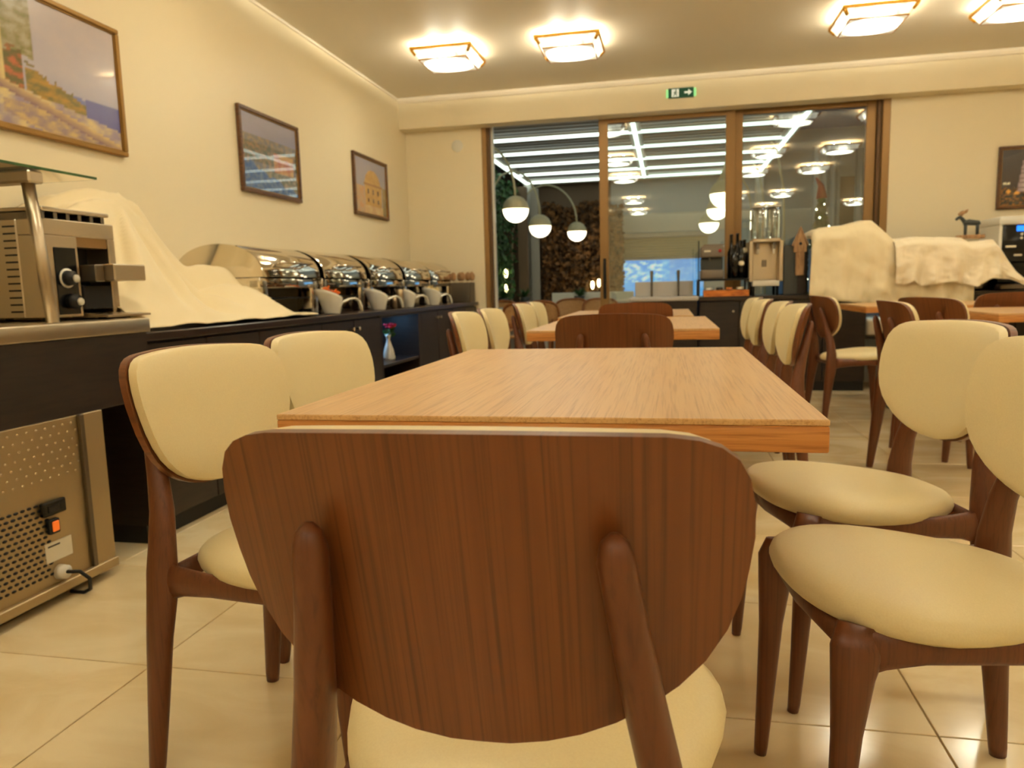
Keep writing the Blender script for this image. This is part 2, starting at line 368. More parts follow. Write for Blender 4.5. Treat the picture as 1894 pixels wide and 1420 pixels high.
frame_rect(MB(), .615, 1.875, .03, WT-.05, YB+.07, YB+.11, .085, .11).build('sash', M['bronze'], d3)
MB().box(.70, 1.79, YB+.087, YB+.093, .14, WT-.14).build('pane', M['glass'], d3)

# ------------------------------------------------------------------ ceiling lamps
def make_lamp():
    t = thing('ceiling_lamp', (0, 0, ZC), 'x', 'ceiling lamp', 'square brass and crystal ceiling lamps')
    A, B, D = .245, .188, .115; G = -.034        # G: gap between ceiling and brass frame
    frame = MB().box(-A, A, -A, -A+.018, G-.022, G, .002).box(-A, A, A-.018, A, G-.022, G, .002).box(-A, -A+.018, -A+.018, A-.018, G-.022, G, .002).box(A-.018, A, -A+.018, A-.018, G-.022, G, .002)
    frame.build('brass_frame', M['gold'], t)
    MB().box(-.14, .14, -.14, .14, -.006, 0, .002).build('backplate', M['offwhite'], t)
    for (x, y) in ((-.1, -.1), (.1, -.1), (.1, .1), (-.1, .1)):
        MB().sphere((x, y, -.026), .02, 10, 6, (.03, .03, .02)).build('bulb', M['bulb'], t)
    a = A-.012
    for k in range(4):
        c, s = (1, 0, -1, 0)[k], (0, 1, 0, -1)[k]
        def rot(x, y): return (c*x-s*y, s*x+c*y)
        q = [rot(-a, -a), rot(a, -a), rot(B, -B), rot(-B, -B)]
        zs = (G-.02, G-.02, -D, -D); mb = MB()
        vs = [(p[0], p[1], z) for p, z in zip(q, zs)]
        ctr = Vector((0, 0, -.03)); inn = [tuple(Vector(v)+(ctr-Vector(v)).normalized()*.006) for v in vs]
        mb.add(vs+inn, [(0, 1, 2, 3), (7, 6, 5, 4), (0, 4, 5, 1), (1, 5, 6, 2), (2, 6, 7, 3), (3, 7, 4, 0)])
        mb.build('crystal_panel', M['lamp_side'], t)
        p0 = Vector((*rot(a, -a), G-.018)); p1 = Vector((*rot(B, -B), -D)); pm = p0.lerp(p1, .6)
        MB().tube([p0*1.01, pm*1.015], [.014, .012], 6).build('bracket', M['gold'], t)
    MB().box(-B, B, -B, B, -D-.006, -D).build('bottom_panel', M['lamp_bottom'], t)
    rim = MB()
    for k in range(4):
        c, s = (1, 0, -1, 0)[k], (0, 1, 0, -1)[k]
        rim.tube([(c*-B-s*-B, s*-B+c*-B, -D-.003), (c*B-s*-B, s*B+c*-B, -D-.003)], [.006, .006], 6)
    rim.build('lower_rim', M['gold'], t)
    return t
lamp0 = make_lamp(); first = True
rows = [5.97, 3.72, 1.8, -1.7, -4.3]; cols = [-1.71, -.735, 1.42, 2.37, 4.4]
vis = {(-1.71, 5.97): 'leftmost square brass ceiling lamp, nearest the long picture wall', (-.735, 5.97): 'square brass ceiling lamp second from the picture wall, above the open terrace door',
       (1.42, 5.97): 'square brass ceiling lamp cut by the top edge right of the exit sign', (2.37, 5.97): 'square brass ceiling lamp at the top right corner, only partly in view'}
rn = ['window row', 'second row from the window', 'third row from the window', 'fourth row from the window', 'fifth row from the window']
cn = ['by the picture wall', 'second from the picture wall', 'third from the picture wall', 'fourth from the picture wall', 'fifth from the picture wall']
for j, y in enumerate(rows):
    for i, x in enumerate(cols):
        o = lamp0 if first else copy_tree(lamp0); first = False
        o.location = (x, y, ZC); o['label'] = vis.get((x, y), 'square brass ceiling lamp in the %s, %s' % (rn[j], cn[i]))

# ------------------------------------------------------------------ dining chair
def half_w(t):
    return lerp_poly([(0, .70), (.015, .80), (.04, .875), (.08, .935), (.14, .975), (.22, .995), (.32, 1), (.42, .985), (.52, .96), (.62, .915), (.72, .84),
                      (.80, .745), (.87, .63), (.92, .515), (.96, .385), (.985, .26), (1, .12)], t)
TL = [0, .015, .04, .08, .14, .22, .32, .42, .52, .62, .72, .80, .87, .92, .96, .985, 1]
ZT, ZL, HW = .842, .567, .223
def yb(z, x): return -.212-(z-ZL)*.25 + 1.05*x*x
def shell(th, inset, yoff, puff=0.0, rim=False, nu=22):
    """curved D-shaped back: two surfaces joined along the outline"""
    mb = MB(); vs = []; fs = []; nt = len(TL); w = nu+1
    zc = (ZT+ZL)/2+.02
    for side in (0, 1):
        for t in TL:
            for i in range(w):
                u = -1+2*i/nu
                x = u*half_w(t)*HW; z = ZT-(ZT-ZL)*t + (.006*(1-u*u) if t < .05 else 0)
                x *= inset; z = zc+(z-zc)*(inset if z < zc else 1-(1-inset)*.3)
                e = (1-abs(u)**6)*(1-abs(2*t-1)**8)
                y = yb(z, x)+yoff+(th*(.8+.2*e)+puff*e if side else 0)
                vs.append((x, y, z))
    o = nt*w
    for j in range(nt-1):
        for i in range(nu):
            fs.append((j*w+i, j*w+i+1, (j+1)*w+i+1, (j+1)*w+i)); fs.append((o+j*w+i, o+(j+1)*w+i, o+(j+1)*w+i+1, o+j*w+i+1))
    ring = [i for i in range(w)]+[j*w+nu for j in range(1, nt)]+[(nt-1)*w+i for i in range(nu-1, -1, -1)]+[j*w for j in range(nt-2, 0, -1)]
    for a, b in zip(ring, ring[1:]+ring[:1]): fs.append((a, b, o+b, o+a))
    return mb.add(vs, fs, True)
def seat_outline(th):
    c, s = math.cos(th), math.sin(th); n = 2.5
    x = math.copysign(abs(c)**(2/n), c)*.236; y = math.copysign(abs(s)**(2/n), s)*.228
    k = 1-.30*smooth((.10-y)/.34); return x*k, y
def make_chair():
    t = thing('dining_chair', (0, 0, 0), 'x', 'chair', 'walnut dining chairs with cream cushions')
    # seat cushion
    mb = MB(); n = 44; prof = [(.0, .482), (.35, .4815), (.65, .479), (.84, .4735), (.94, .466), (.985, .456), (1.0, .445), (.985, .434), (.95, .428), (.9, .426), (0, .426)]
    vs = []; fs = []
    for r, z in prof:
        for j in range(n):
            x, y = seat_outline(2*PI*j/n); vs.append((x*r, y*r+.012, z+.016*(y*r)/.23))
    for i in range(len(prof)-1):
        for j in range(n): fs.append((i*n+j, (i+1)*n+j, (i+1)*n+(j+1) % n, i*n+(j+1) % n))
    mb.add(vs, fs, True).build('seat', M['cream'], t)
    # frame under the seat: rails between the legs
    fr = MB()
    for s in (-1, 1):
        fr.tube([(s*.172, -.205, .405), (s*.176, -.16, .409), (s*.183, -.09, .411), (s*.190, 0, .413), (s*.192, .09, .416), (s*.190, .145, .414), (s*.187, .185, .410)],
                [(.012, .040), (.012, .030), (.012, .024), (.012, .022), (.012, .024), (.012, .031), (.012, .042)], 12)
    fr.tube([(-.17, -.19, .412), (0, -.195, .414), (.17, -.19, .412)], [(.022, .011)]*3, 10, rx=(0, 0, 1))
    fr.tube([(-.186, .19, .418), (0, .205, .42), (.186, .19, .418)], [(.02, .011)]*3, 10, rx=(0, 0, 1))
    fr.build('seat_frame', M['walnut_leg'], t)
    for s in (-1, 1):
        leg = MB().tube([(s*.186, .213, 0), (s*.187, .211, .02), (s*.188, .203, .15), (s*.188, .196, .28), (s*.188, .190, .37), (s*.187, .184, .415), (s*.180, .176, .448)],
                        [(.0115, .012), (.0125, .0135), (.015, .018), (.018, .023), (.020, .032), (.020, .040), (.014, .036)], 14)
        leg.build('leg', M['walnut_leg'], t)
    for s in (-1, 1):
        leg = MB().tube([(s*.186, -.255, 0), (s*.185, -.253, .02), (s*.181, -.240, .15), (s*.177, -.226, .29), (s*.174, -.215, .37), (s*.171, -.212, .42), (s*.166, -.211, .47), (s*.154, -.216, .54),
                         (s*.141, -.232, .61), (s*.128, -.252, .69), (s*.119, -.268, .752), (s*.118, -.271, .767), (s*.118, -.270, .774)],
                        [(.0135, .0155), (.0145, .0175), (.0175, .023), (.019, .029), (.020, .034), (.020, .035), (.019, .031), (.0185, .026), (.0175, .021), (.0155, .0165), (.0145, .014), (.0105, .0105), (.003, .003)], 14)
        leg.build('leg', M['walnut_leg'], t)
    b = shell(.019, 1, -.004).build('backrest', M['walnut'], t)
    auto_smooth(b, 50)
    c = shell(.024, .966, .0146, .007).build('back_cushion', M['cream'], t)
    auto_smooth(c, 60)
    return t
chair0 = make_chair(); used = [False]
def chair(x, y, face, label, group='walnut dining chairs with cream cushions'):
    """face: heading of the seat front in degrees, 90 = +y"""
    o = copy_tree(chair0) if used[0] else chair0
    used[0] = True
    o.location = (x, y, 0); o.rotation_euler = (0, 0, R(face-90)); o['label'] = label; o['group'] = group; return o
chair(-.160, .785, 91.0, 'dining chair in front, its wide walnut back turned to the viewer')
chair(-.73, 1.355, -7, 'cream cushioned chair at the near left of the front oak table')
chair(-.705, 1.815, -7, 'cream cushioned chair at the far left of the front oak table')
chair(.424, 1.315, 189, 'cut off chair at the right edge, nearest on the right of the front oak table')
chair(.435, 1.865, 194, 'second chair on the right of the front oak table, whole cushioned back in view')
chair(-.20, 3.03, 90, 'chair with walnut back against the near end of the second oak table')
chair(-.705, 3.36, 0, 'first chair on the left of the second oak table, nearest the buffet doors')
chair(-.705, 3.88, 0, 'second chair on the left of the second oak table')
chair(.345, 3.57, 180, 'first chair on the right of the second oak table, its seat behind the front table')
chair(.345, 4.08, 180, 'second chair on the right of the second oak table, mostly hidden')
chair(-.19, 4.74, 90, 'walnut backed chair against the near end of the third oak table')
chair(-.73, 4.92, 0, 'first chair on the left of the third oak table')
chair(-.73, 5.42, 0, 'second chair on the left of the third oak table')
chair(.33, 4.68, 180, 'first chair on the right of the third oak table')
chair(.33, 5.18, 180, 'second chair on the right of the third oak table')
chair(1.235, 5.35, 8, 'chair before the dark counter, cream seat showing, turned towards the right hand tables')
chair(1.265, 3.80, 1, 'walnut backed chair whose tall rear leg stands clear behind the front table')
chair(1.55, 4.40, 26, 'walnut backed chair partly hidden, between two others by the right hand tables')
chair(2.10, 5.36, 90, 'walnut backed chair between the two right hand tables')

# ------------------------------------------------------------------ oak tables
def make_table():
    t = thing('dining_table', (0, 0, 0), 'x', 'table', 'oak dining tables')
    W, L_ = .415, .61
    top = MB().box(-W, W, -L_, L_, .751, .760, .0015).build('tabletop', M['oak'], t)
    MB().box(-W, W, -L_, L_, .713, .751, .003, 2).build('edge_band', M['oak_edge'], t)
    for s in (-1, 1):
        y = s*.34
        p = MB().box(-.04, .04, y-.04, y+.04, .03, .70, .006); p.build('column', M['black'], t)
        MB().box(-.20, .20, y-.045, y+.045, 0, .03, .006).build('foot_bar', M['black'], t)
        MB().box(-.26, .26, y-.03, y+.03, .694, .713, .003).build('top_bar', M['black'], t)
    return t
tb = make_table(); tb.location = (-.197, 1.675, 0); tb['label'] = 'large oak dining table in front, its grained top filling the middle'
for (x, y, rz, lab) in [(-.20, 3.85, 0, 'second oak dining table, behind the front one and a walnut chair back'), (-.26, 5.22, 0, 'third oak dining table, farthest in the middle row'),
                        (1.97, 6.02, 90, 'oak dining table at right before the cloth covered machines'), (2.25, 4.60, 90, 'oak dining table at the right edge, nearer than its neighbour')]:
    o = copy_tree(tb); o.location = (x, y, 0); o.rotation_euler = (0, 0, R(rz)); o['label'] = lab

# ------------------------------------------------------------------ pictures
def fbm(x, y, s=1.0, seed=0.0, o=4): return noise.fractal(Vector((x*s, y*s, seed)), 1.0, 2.0, o)
def mix(a, b, t): t = max(0, min(1, t)); return tuple(p+(q-p)*t for p, q in zip(a, b))
def paint_mesh(name, W, H, nu, nv, fn, m, parent):
    me = bpy.data.meshes.new(name); vs = []; fs = []; cs = []
    for j in range(nv+1):
        for i in range(nu+1):
            u, v = i/nu, j/nv; vs.append(((u-.5)*W, 0, (v-.5)*H)); cs.append(fn(u, v))
    w = nu+1; fs = [(j*w+i, j*w+i+1, (j+1)*w+i+1, (j+1)*w+i) for j in range(nv) for i in range(nu)]
    me.from_pydata(vs, [], fs); a = me.color_attributes.new('paint', 'FLOAT_COLOR', 'POINT')
    flat = []
    for c in cs: flat += list(srgb(*c))
    a.data.foreach_set('color', flat); me.materials.append(m); me.update()
    o = bpy.data.objects.new(name, me); COL.objects.link(o); o.parent = parent; return o
def picture(name, loc, rz, W, H, fn, label, nu, nv, fm, fw=.025):
    t = thing(name, loc, label, 'picture', None, rz)
    f_ = MB()
    for (x0, x1, z0, z1) in ((-W/2, W/2, H/2-fw, H/2), (-W/2, W/2, -H/2, -H/2+fw), (-W/2, -W/2+fw, -H/2+fw, H/2-fw), (W/2-fw, W/2, -H/2+fw, H/2-fw)):
        f_.box(x0, x1, -.028, 0, z0, z1, .004)
    f_.build('picture_frame', fm, t)
    MB().box(-W/2+fw, W/2-fw, -.008, -.001, -H/2+fw, H/2-fw).build('backing', M['black'], t)
    s = MB()
    k = .006
    for (x0, x1, z0, z1) in ((-W/2+fw, W/2-fw, H/2-fw-k, H/2-fw), (-W/2+fw, W/2-fw, -H/2+fw, -H/2+fw+k), (-W/2+fw, -W/2+fw+k, -H/2+fw, H/2-fw), (W/2-fw-k, W/2-fw, -H/2+fw, H/2-fw)):
        s.box(x0, x1, -.018, -.008, z0, z1)
    s.build('gilt_slip', M['frame_g'], t)
    p = paint_mesh('print', W-2*fw, H-2*fw, nu, nv, fn, M['print'], t); p.location = (0, -.012, 0); return t
def p_terrace(u, v):
    n = fbm(u*1.3, v, 7, 1.0); n2 = fbm(u, v, 22, 5.0)
    c = mix((170, 168, 190), (196, 184, 186), v+.2*n)                       # hazy sky
    hz = .36+.05*fbm(u, 0, 3, 2)
    if v < hz and u > .6: c = mix((70, 78, 150), (128, 130, 176), v/hz+.15*n2)   # sea
    slope = .42+.34*(1-abs(u-.72)/.22) if False else .60-.75*max(0, u-.58)
    if u > .55 and v < slope-.12+.05*n2: c = mix((182, 140, 62), (120, 110, 60), .5+1.2*n2)  # hillside
    if u > .82 and v < .36: c = mix((84, 80, 146), (120, 122, 172), v*2+.2*n)
    if u < .60 and v > .52+.1*n: c = mix((128, 120, 74), (176, 166, 138), .5+1.1*n2+.3*n)       # foliage
    if .30 < u < .55 and .28 < v < .58+.1*n: c = mix((96, 92, 48), (190, 108, 70), .45+1.3*n2)
    if u < .34 and .32 < v < .58: c = mix((150, 118, 62), (110, 96, 60), .5+n2)
    if v < .34-.3*max(0, u-.4)+.02*n: c = mix((214, 190, 140), (150, 134, 150), .42+1.2*n+.4*n2)   # dappled path
    for (cx, w, a, b) in ((.44, .028, .24, .72), (.235, .02, .32, .70), (.12, .018, .36, .70)):
        if abs(u-cx) < w and a < v < b: c = mix((176, 132, 96), (222, 200, 138), (u-cx+w)/(2*w)+.15*n2)
    d = v-(.30-.55*(u-.45))
    if .42 < u and abs(d) < .035+.02*(u-.42): c = mix((128, 100, 108), (206, 176, 124), .5+d*12+.2*n2)     # parapet
    if .45 < u and -.2 < d < -.035 and v < .2: c = mix((150, 128, 130), (202, 172, 120), .5+1.2*n2)
    return c
def p_harbour(u, v):
    n = fbm(u, v, 6, 9.0); n2 = fbm(u, v, 18, 3.0)
    c = mix((146, 142, 156), (150, 146, 170), v+.3*n)
    if v < .72: c = mix((120, 116, 118), (156, 134, 110), .5+1.2*n2)
    if .38 < v < .62: c = mix((96, 100, 78), (150, 120, 90), .5+1.3*n2)
    if .55 < u < .92 and .3 < v < .56: c = mix((176, 106, 70), (206, 162, 96), .5+1.4*n)
    if v < .40-.35*u+.06*n: c = mix((66, 92, 146), (112, 128, 160), .5+1.1*n2)
    elif v < .30: c = mix((110, 112, 92), (160, 140, 116), .5+1.2*n2)
    return c
def p_facade(u, v):
    n = fbm(u, v, 8, 4.0); c = mix((160, 152, 150), (150, 146, 168), v+.2*n)
    r = math.hypot((u-.55)/.26, max(0, v-.52)/.30)
    if .30 < u < .84 and (v < .55 or r < 1): c = mix((196, 152, 84), (178, 134, 70), .5+n)
    if .27 < u < .86 and abs(v-.55) < .015: c = (150, 110, 60)
    for a in (.40, .56, .72):
        for b in (.26, .42):
            if abs(u-a) < .028 and abs(v-b) < .045: c = (130, 84, 40)
    if v < .16: c = mix((206, 176, 120), (190, 150, 104), .5+n)
    if u < .28 and v < .5: c = mix((190, 138, 96), (178, 150, 120), .5+1.3*n)
    if u > .86 and v < .55: c = mix((120, 110, 70), (150, 128, 90), .5+n)
    return c
def p_tower(u, v):
    n = fbm(u, v, 9, 6.0); n2 = fbm(u, v, 26, 2.0)
    c = mix((58, 44, 36), (40, 32, 36), v)
    if v < .32+.04*n: c = mix((46, 40, 24), (150, 96, 44), .3+1.5*n2)
    x = u-.31-.10*(v-.5)
    if .24 < v < .80 and abs(x) < .085:
        c = mix((206, 186, 186), (150, 132, 140), abs(x)/.085+.2*n2)
        if (v*100) % 8 < 1.8: c = (120, 104, 110)
    for a in (.055, .10):
        if math.hypot(u-a, (v-.40)*1.2) < .022: c = (255, 250, 220)
    for a, b in ((.1, .26), (.2, .23), (.32, .25), (.42, .22), (.5, .28)):
        if math.hypot(u-a, v-b) < .03: c = (236, 170, 80)
    return c
picture('framed_painting', (X0+.002, 2.70, 1.945), R(90), 1.27, .60, p_terrace, 'largest framed painting on the left wall, sunny terrace with columns above the sea', 120, 60, M['frame_g'], .022)
picture('framed_painting', (X0+.002, 4.75, 1.876), R(90), .775, .535, p_harbour, 'middle framed painting on the left wall, harbour houses, light strips mirrored in its glass', 76, 52, M['frame_b'])
picture('framed_painting', (X0+.002, 6.50, 1.887), R(90), .78, .53, p_facade, 'farthest framed painting on the left wall, ochre domed building', 76, 52, M['frame_b'])
picture('framed_photograph', (3.235, YB-.002, 1.806), 0, .73, .545, p_tower, 'framed night picture of a pale leaning tower on the right wall', 74, 56, M['frame_b'])
# exit sign on the valance
t = thing('exit_sign', (.119, 7.34, 2.703), 'small green exit sign with running figure and arrow on the valance', 'sign')
MB().box(-.115, .115, -.02, 0, -.044, .044, .004).build('housing', M['signgreen'], t)
MB().box(-.135, -.115, -.016, 0, -.036, .036, .003).build('end_cap', M['signglow'], t)
MB().box(.115, .135, -.016, 0, -.036, .036, .003).build('end_cap', M['signglow'], t)
ar = MB().prism([(.03, .008), (.065, .008), (.065, .028), (.098, 0), (.065, -.028), (.065, -.008), (.03, -.008)], 'y', -.0215, -.02); ar.build('arrow', M['signwhite'], t)
fg = MB().prism([(-.085, -.034), (-.02, -.034), (-.02, .034), (-.085, .034)], 'y', -.0212, -.02); fg.build('doorway_mark', M['signwhite'], t)
fg = MB().lathe([(0, -.0), (.008, 0)], 0, 0, 0, 10)
fg = MB().prism([(-.046+.008*math.cos(a*PI/5), .022+.008*math.sin(a*PI/5)) for a in range(10)], 'y', -.0222, -.0212)
fg.prism([(-.058, .012), (-.042, .012), (-.032, -.002), (-.036, -.005), (-.046, .004), (-.046, -.008), (-.034, -.018), (-.038, -.03), (-.043, -.03), (-.041, -.02), (-.054, -.012), (-.068, -.03), (-.073, -.027), (-.060, -.008), (-.058, .002), (-.068, -.002), (-.071, .002)], 'y', -.0222, -.0212)
fg.build('running_figure', M['signgreen'], t)
tag(MB().lathe([(.0, -.012), (.055, -.012), (.06, -.006), (.06, .0)], 0, 0, 0, 24).build('wall_disc', M['offwhite']), 'pale round disc on the back wall beside the open door', 'detector')
o = bpy.data.objects['wall_disc']; o.rotation_euler = (R(-90), 0, 0); o.location = (-2.10, YB, 2.40)

# ------------------------------------------------------------------ left: chilled steel buffet unit
t = thing('chilled_buffet', (0, 0, 0), 'steel chilled buffet unit with dark fascia at the left edge', 'buffet unit')
UX, UXB, UY0, UY1 = -1.88, -2.60, .2, 2.425
MB().box(UXB, UX, UY0, UY1, .825, .877, .006, 2).build('worktop', M['steel'], t)
MB().box(UX-.035, UX-.012, UY0+.02, UY1-.01, .577, .825, .002).box(UXB+.02, UX-.035, UY1-.035, UY1-.012, .577, .825, .002).build('fascia', M['darkwood'], t)
ch = MB().box(UXB+.05, UX-.012, UY0+.06, 2.15, .03, .577, .003); ch.build('chassis', M['galv'], t)
MB().box(UX-.012, UX-.004, 2.065, 2.15, .03, .577, .002).build('corner_post', M['galv'], t)
MB().box(UX-.012, UX+.003, 2.045, 2.062, .045, .577, .002).build('post_strip', M['steel_d'], t)
MB().box(UX-.012, UX+.008, UY0+.06, 2.15, .03, .062, .003).build('bottom_rail', M['galv'], t)
MB().box(UXB+.08, UX-.05, UY0+.1, 2.12, 0, .03).build('plinth', M['black'], t)
rows_ = MB()
for i in range(15):
    for j in range(14):
        y = 1.875-.0235*i+(.0117 if j % 2 else 0); z = .325-.0175*j
        rows_.tube([(UX-.0125, y, z), (UX-.0105, y, z)], [(.0085, .0045)]*2, 8)
v = rows_.build('vent_slots', M['black'], t); v['kind'] = 'stuff'
dm = MB()
for i in range(18):
    for j in range(7): dm.sphere((UX-.012, 2.02-.034*i+(.017 if j % 2 else 0), .555-.026*j), .006, 6, 4, (.003, .005, .004))
v = dm.build('pressed_dimples', M['galv'], t); v['kind'] = 'stuff'
MB().box(UX-.012, UX+.006, 1.862, 1.952, .285, .330, .004).build('thermostat', M['blackgloss'], t)
MB().box(UX+.006, UX+.008, 1.880, 1.925, .297, .318).build('thermostat_display', M['black'], t)
MB().box(UX-.012, UX+.004, 1.882, 1.922, .225, .272, .003).build('switch_frame', M['black'], t)
MB().box(UX+.003, UX+.008, 1.890, 1.915, .233, .265, .002).build('rocker_switch', M['orange'], t)
lb = MB().box(UX-.012, UX-.009, 1.868, 1.972, .135, .197).build('rating_label', M['label'], t)
MB().box(UX-.009, UX-.0085, 1.878, 1.925, .183, .188).build('label_print', M['ink'], lb)
sk = MB().tube([(UX-.012, 1.915, .095), (UX+.015, 1.915, .095)], [.024, .022], 14); sk.build('power_socket', M['offwhite'], t)
MB().tube([(UX+.01, 1.915, .095), (UX+.045, 1.935, .09), (UX+.06, 1.955, .06), (UX+.05, 1.965, .02), (UX+.02, 1.97, .004), (UX-.03, 1.97, .004)], [.006]*6, 8).build('power_cord', M['black'], t)
# sneeze guard
g = MB().tube([(-1.98, 2.085, .875), (-2.0, 2.085, 1.10), (-2.02, 2.085, 1.33)], [(.018, .022)]*3, 12); g.build('guard_post', M['steel'], t)
MB().box(-2.5, -1.985, 2.055, 2.115, 1.325, 1.365, .006).box(-2.5, -2.44, .5, 2.115, 1.325, 1.365, .006).build('guard_rail', M['steel'], t)
MB().box(-2.52, -1.974, .5, 2.326, 1.367, 1.375).build('guard_glass', M['glass'], t)
MB().box(-1.974, -1.97, .5, 2.33, 1.367, 1.375).box(-2.52, -1.974, 2.326, 2.33, 1.367, 1.375).build('glass_edge', M['leaf'], t)

# conveyor toaster standing on the unit
t = thing('toaster', (0, 0, 0), 'steel conveyor toaster with dark control panel on the chilled buffet', 'toaster')
TX, TXB, TY0, TY1, TZ0, TZ1 = -2.05, -2.56, 2.15, 2.485, .89, 1.225
FB = TX-.10
MB().box(TXB, FB, TY0, TY1, TZ0, TZ1, .004).build('body', M['steel'], t)
MB().box(FB, TX, TY0, TY0+.15, TZ0, 1.17, .003).build('control_housing', M['steel'], t)
MB().box(FB, TX, TY0, TY1, 1.17, TZ1, .003).build('top_hood', M['steel'], t)
MB().box(FB, TX, TY1-.035, TY1, TZ0, 1.17, .003).build('side_cheek', M['steel'], t)
MB().box(FB, FB+.004, TY0+.15, TY1-.035, TZ0+.01, 1.17).build('oven_mouth', M['black'], t)
MB().box(FB+.03, TX-.006, TY0+.152, TY1-.037, 1.135, 1.17).build('mouth_plate', M['bronze'], t)  # bronze colour stands in for a brownish orange reflection on the plate
pl = MB().box(TX, TX+.003, TY0+.04, TY0+.135, .900, 1.13, .001).build('control_panel', M['blackgloss'], t)
k = MB().tube([(TX+.003, TY0+.085, 1.025), (TX+.006, TY0+.085, 1.025)], [.034, .034], 24).build('dial_ring', M['offwhite'], pl)
for zz, yk in ((1.025, TY0+.085), (.945, TY0+.095)):
    MB().tube([(TX+.003, yk, zz), (TX+.03, yk, zz)], [.027, .024], 20).build('dial', M['black'], pl)
    MB().tube([(TX+.030, yk+.010, zz-.002), (TX+.036, yk+.010, zz-.002)], [.014, .013], 14).build('pointer', M['offwhite'], pl)
MB().box(TX-.03, TX+.10, TY0+.20, TY1+.03, 1.015, 1.075, .004).build('feed_tray', M['steel'], t)
MB().box(TX-.03, TX+.06, TY0+.155, TY0+.198, 1.012, 1.072, .003).build('tray_bracket', M['steel_d'], t)
MB().box(FB+.02, TX+.004, TY0+.155, TY1-.04, .915, 1.0, .003).build('lower_baffle', M['black'], t)
MB().prism([(TX-.06, .885), (TX+.09, .885), (TX+.09, .892), (TX-.06, .905)], 'y', TY0+.16, TY1+.05).build('crumb_tray', M['steel'], t)
MB().box(TXB+.02, TX-.01, TY0+.02, TY1-.005, 1.252, 1.266, .003).build('top_rack', M['steel'], t)
for k in range(6):
    y = TY0+.025+.055*k; MB().box(TXB+.04, TX-.02, y, y+.016, TZ1, 1.252, .002).build('rack_slat', M['steel_d'], t)
sl = MB()
for k in range(13): sl.box(FB-.055, FB-.005, TY0-.001, TY0+.001, .91+.024*k, .916+.024*k)
sl.build('side_louvers', M['black'], t)['kind'] = 'stuff'
for (x, y) in ((TXB+.04, TY0+.04), (TX-.05, TY0+.04), (TXB+.04, TY1-.04), (TX-.05, TY1-.04)): MB().tube([(x, y, .877), (x, y, .892)], [.014, .016], 10).build('rubber_foot', M['black'], t)

# ------------------------------------------------------------------ left: buffet counter of cabinet units
CX, CXB, CZ = -1.92, -2.63, .82
t = tag(MB().box(CXB, CX, 2.43, 7.50, .786, CZ, .004).build('worktop', M['darktop']), 'long dark wood worktop of the left buffet carrying the chafing dishes', 'worktop')
units = [(2.43, 3.28, 2, 'closest to the chilled buffet'), (3.28, 3.95, 1, 'beneath the draped cloth tail'), (3.95, 4.85, 2, 'left of the lit niche'), (5.71, 6.61, 2, 'right of the lit niche'), (6.61, 7.48, 2, 'in the corner under the back wall')]
for (a, b, n, lab) in units:
    t = thing('cabinet', (0, 0, 0), 'dark wood buffet cabinet '+lab, 'cabinet', 'dark buffet cabinets on the left')
    MB().box(CXB, CX-.045, a+.002, b-.002, .07, .786).build('carcass', M['darkwood'], t)
    MB().box(CXB, CX-.06, a+.002, b-.002, 0, .07).build('plinth', M['black'], t)
    w = (b-a)/n
    for k in range(n):
        d = MB().box(CX-.045, CX-.025, a+w*k+.003, a+w*(k+1)-.003, .075, .775, .002).build('door', M['darkwood'], t)
        yk = a+w*(k+1)-.045 if k == 0 else a+w*k+.045
        MB().tube([(CX-.026, yk, .72), (CX-.012, yk, .72), (CX-.006, yk, .72), (CX-.002, yk, .72)], [.006, .006, .013, .010], 12).build('knob', M['steel'], d)
t = thing('niche_cabinet', (0, 0, 0), 'open dark niche lit blue inside the left buffet, flower vase within', 'cabinet')
a, b = 4.85, 5.71
MB().box(CXB, CXB+.02, a, b, .07, .786).build('back_panel', M['darkwood'], t)
MB().box(CXB+.02, CX-.025, a, a+.02, .07, .786).build('side_panel', M['darkwood'], t)
MB().box(CXB+.02, CX-.025, b-.07, b, .07, .786).build('side_panel', M['darkwood'], t)
MB().box(CXB+.02, CX-.03, a+.02, b-.07, .415, .437, .002).build('shelf', M['darktop'], t)
MB().box(CXB+.02, CX-.06, a+.02, b-.07, 0, .07).build('plinth', M['black'], t)
MB().box(CXB+.02, CX-.025, a+.02, b-.07, .768, .786).build('top_panel', M['darkwood'], t)
MB().tube([(-2.22, 5.25, .768), (-2.22, 5.25, .758)], [.04, .04], 16).build('niche_light', M['bluelamp'], t)
t = thing('flower_vase', (-2.06, 5.27, .437), 'white ceramic vase with red flower in the blue niche', 'vase')
MB().lathe([(0, 0), (.045, 0), (.047, .02), (.036, .08), (.02, .125), (.013, .15), (.017, .175), (.023, .19), (.019, .188), (.01, .16)], n=18).build('vase_body', M['white'], t)
MB().tube([(0, 0, .15), (.005, .02, .2), (0, .05, .25)], [.003]*3, 6).build('stem', M['leaf'], t)
lv = MB()
for k in range(9):
    th = k*2.4; lv.add([(0, .02, .18+.006*k), (.04*math.cos(th), .02+.04*math.sin(th), .205+.005*k), (.055*math.cos(th+.3), .02+.055*math.sin(th+.3), .195+.005*k), (.03*math.cos(th+.6), .02+.03*math.sin(th+.6), .17+.006*k)], [(0, 1, 2, 3)])
lv.build('leaves', M['leaf'], t)
pt = MB()
for k in range(14):
    th = k*2.39996; r = .012+.0022*k; pt.sphere((r*math.cos(th), .05+r*math.sin(th), .255+.012*math.cos(k)), .015, 8, 5, (.016, .016, .009))
pt.build('bloom', M['petal'], t)

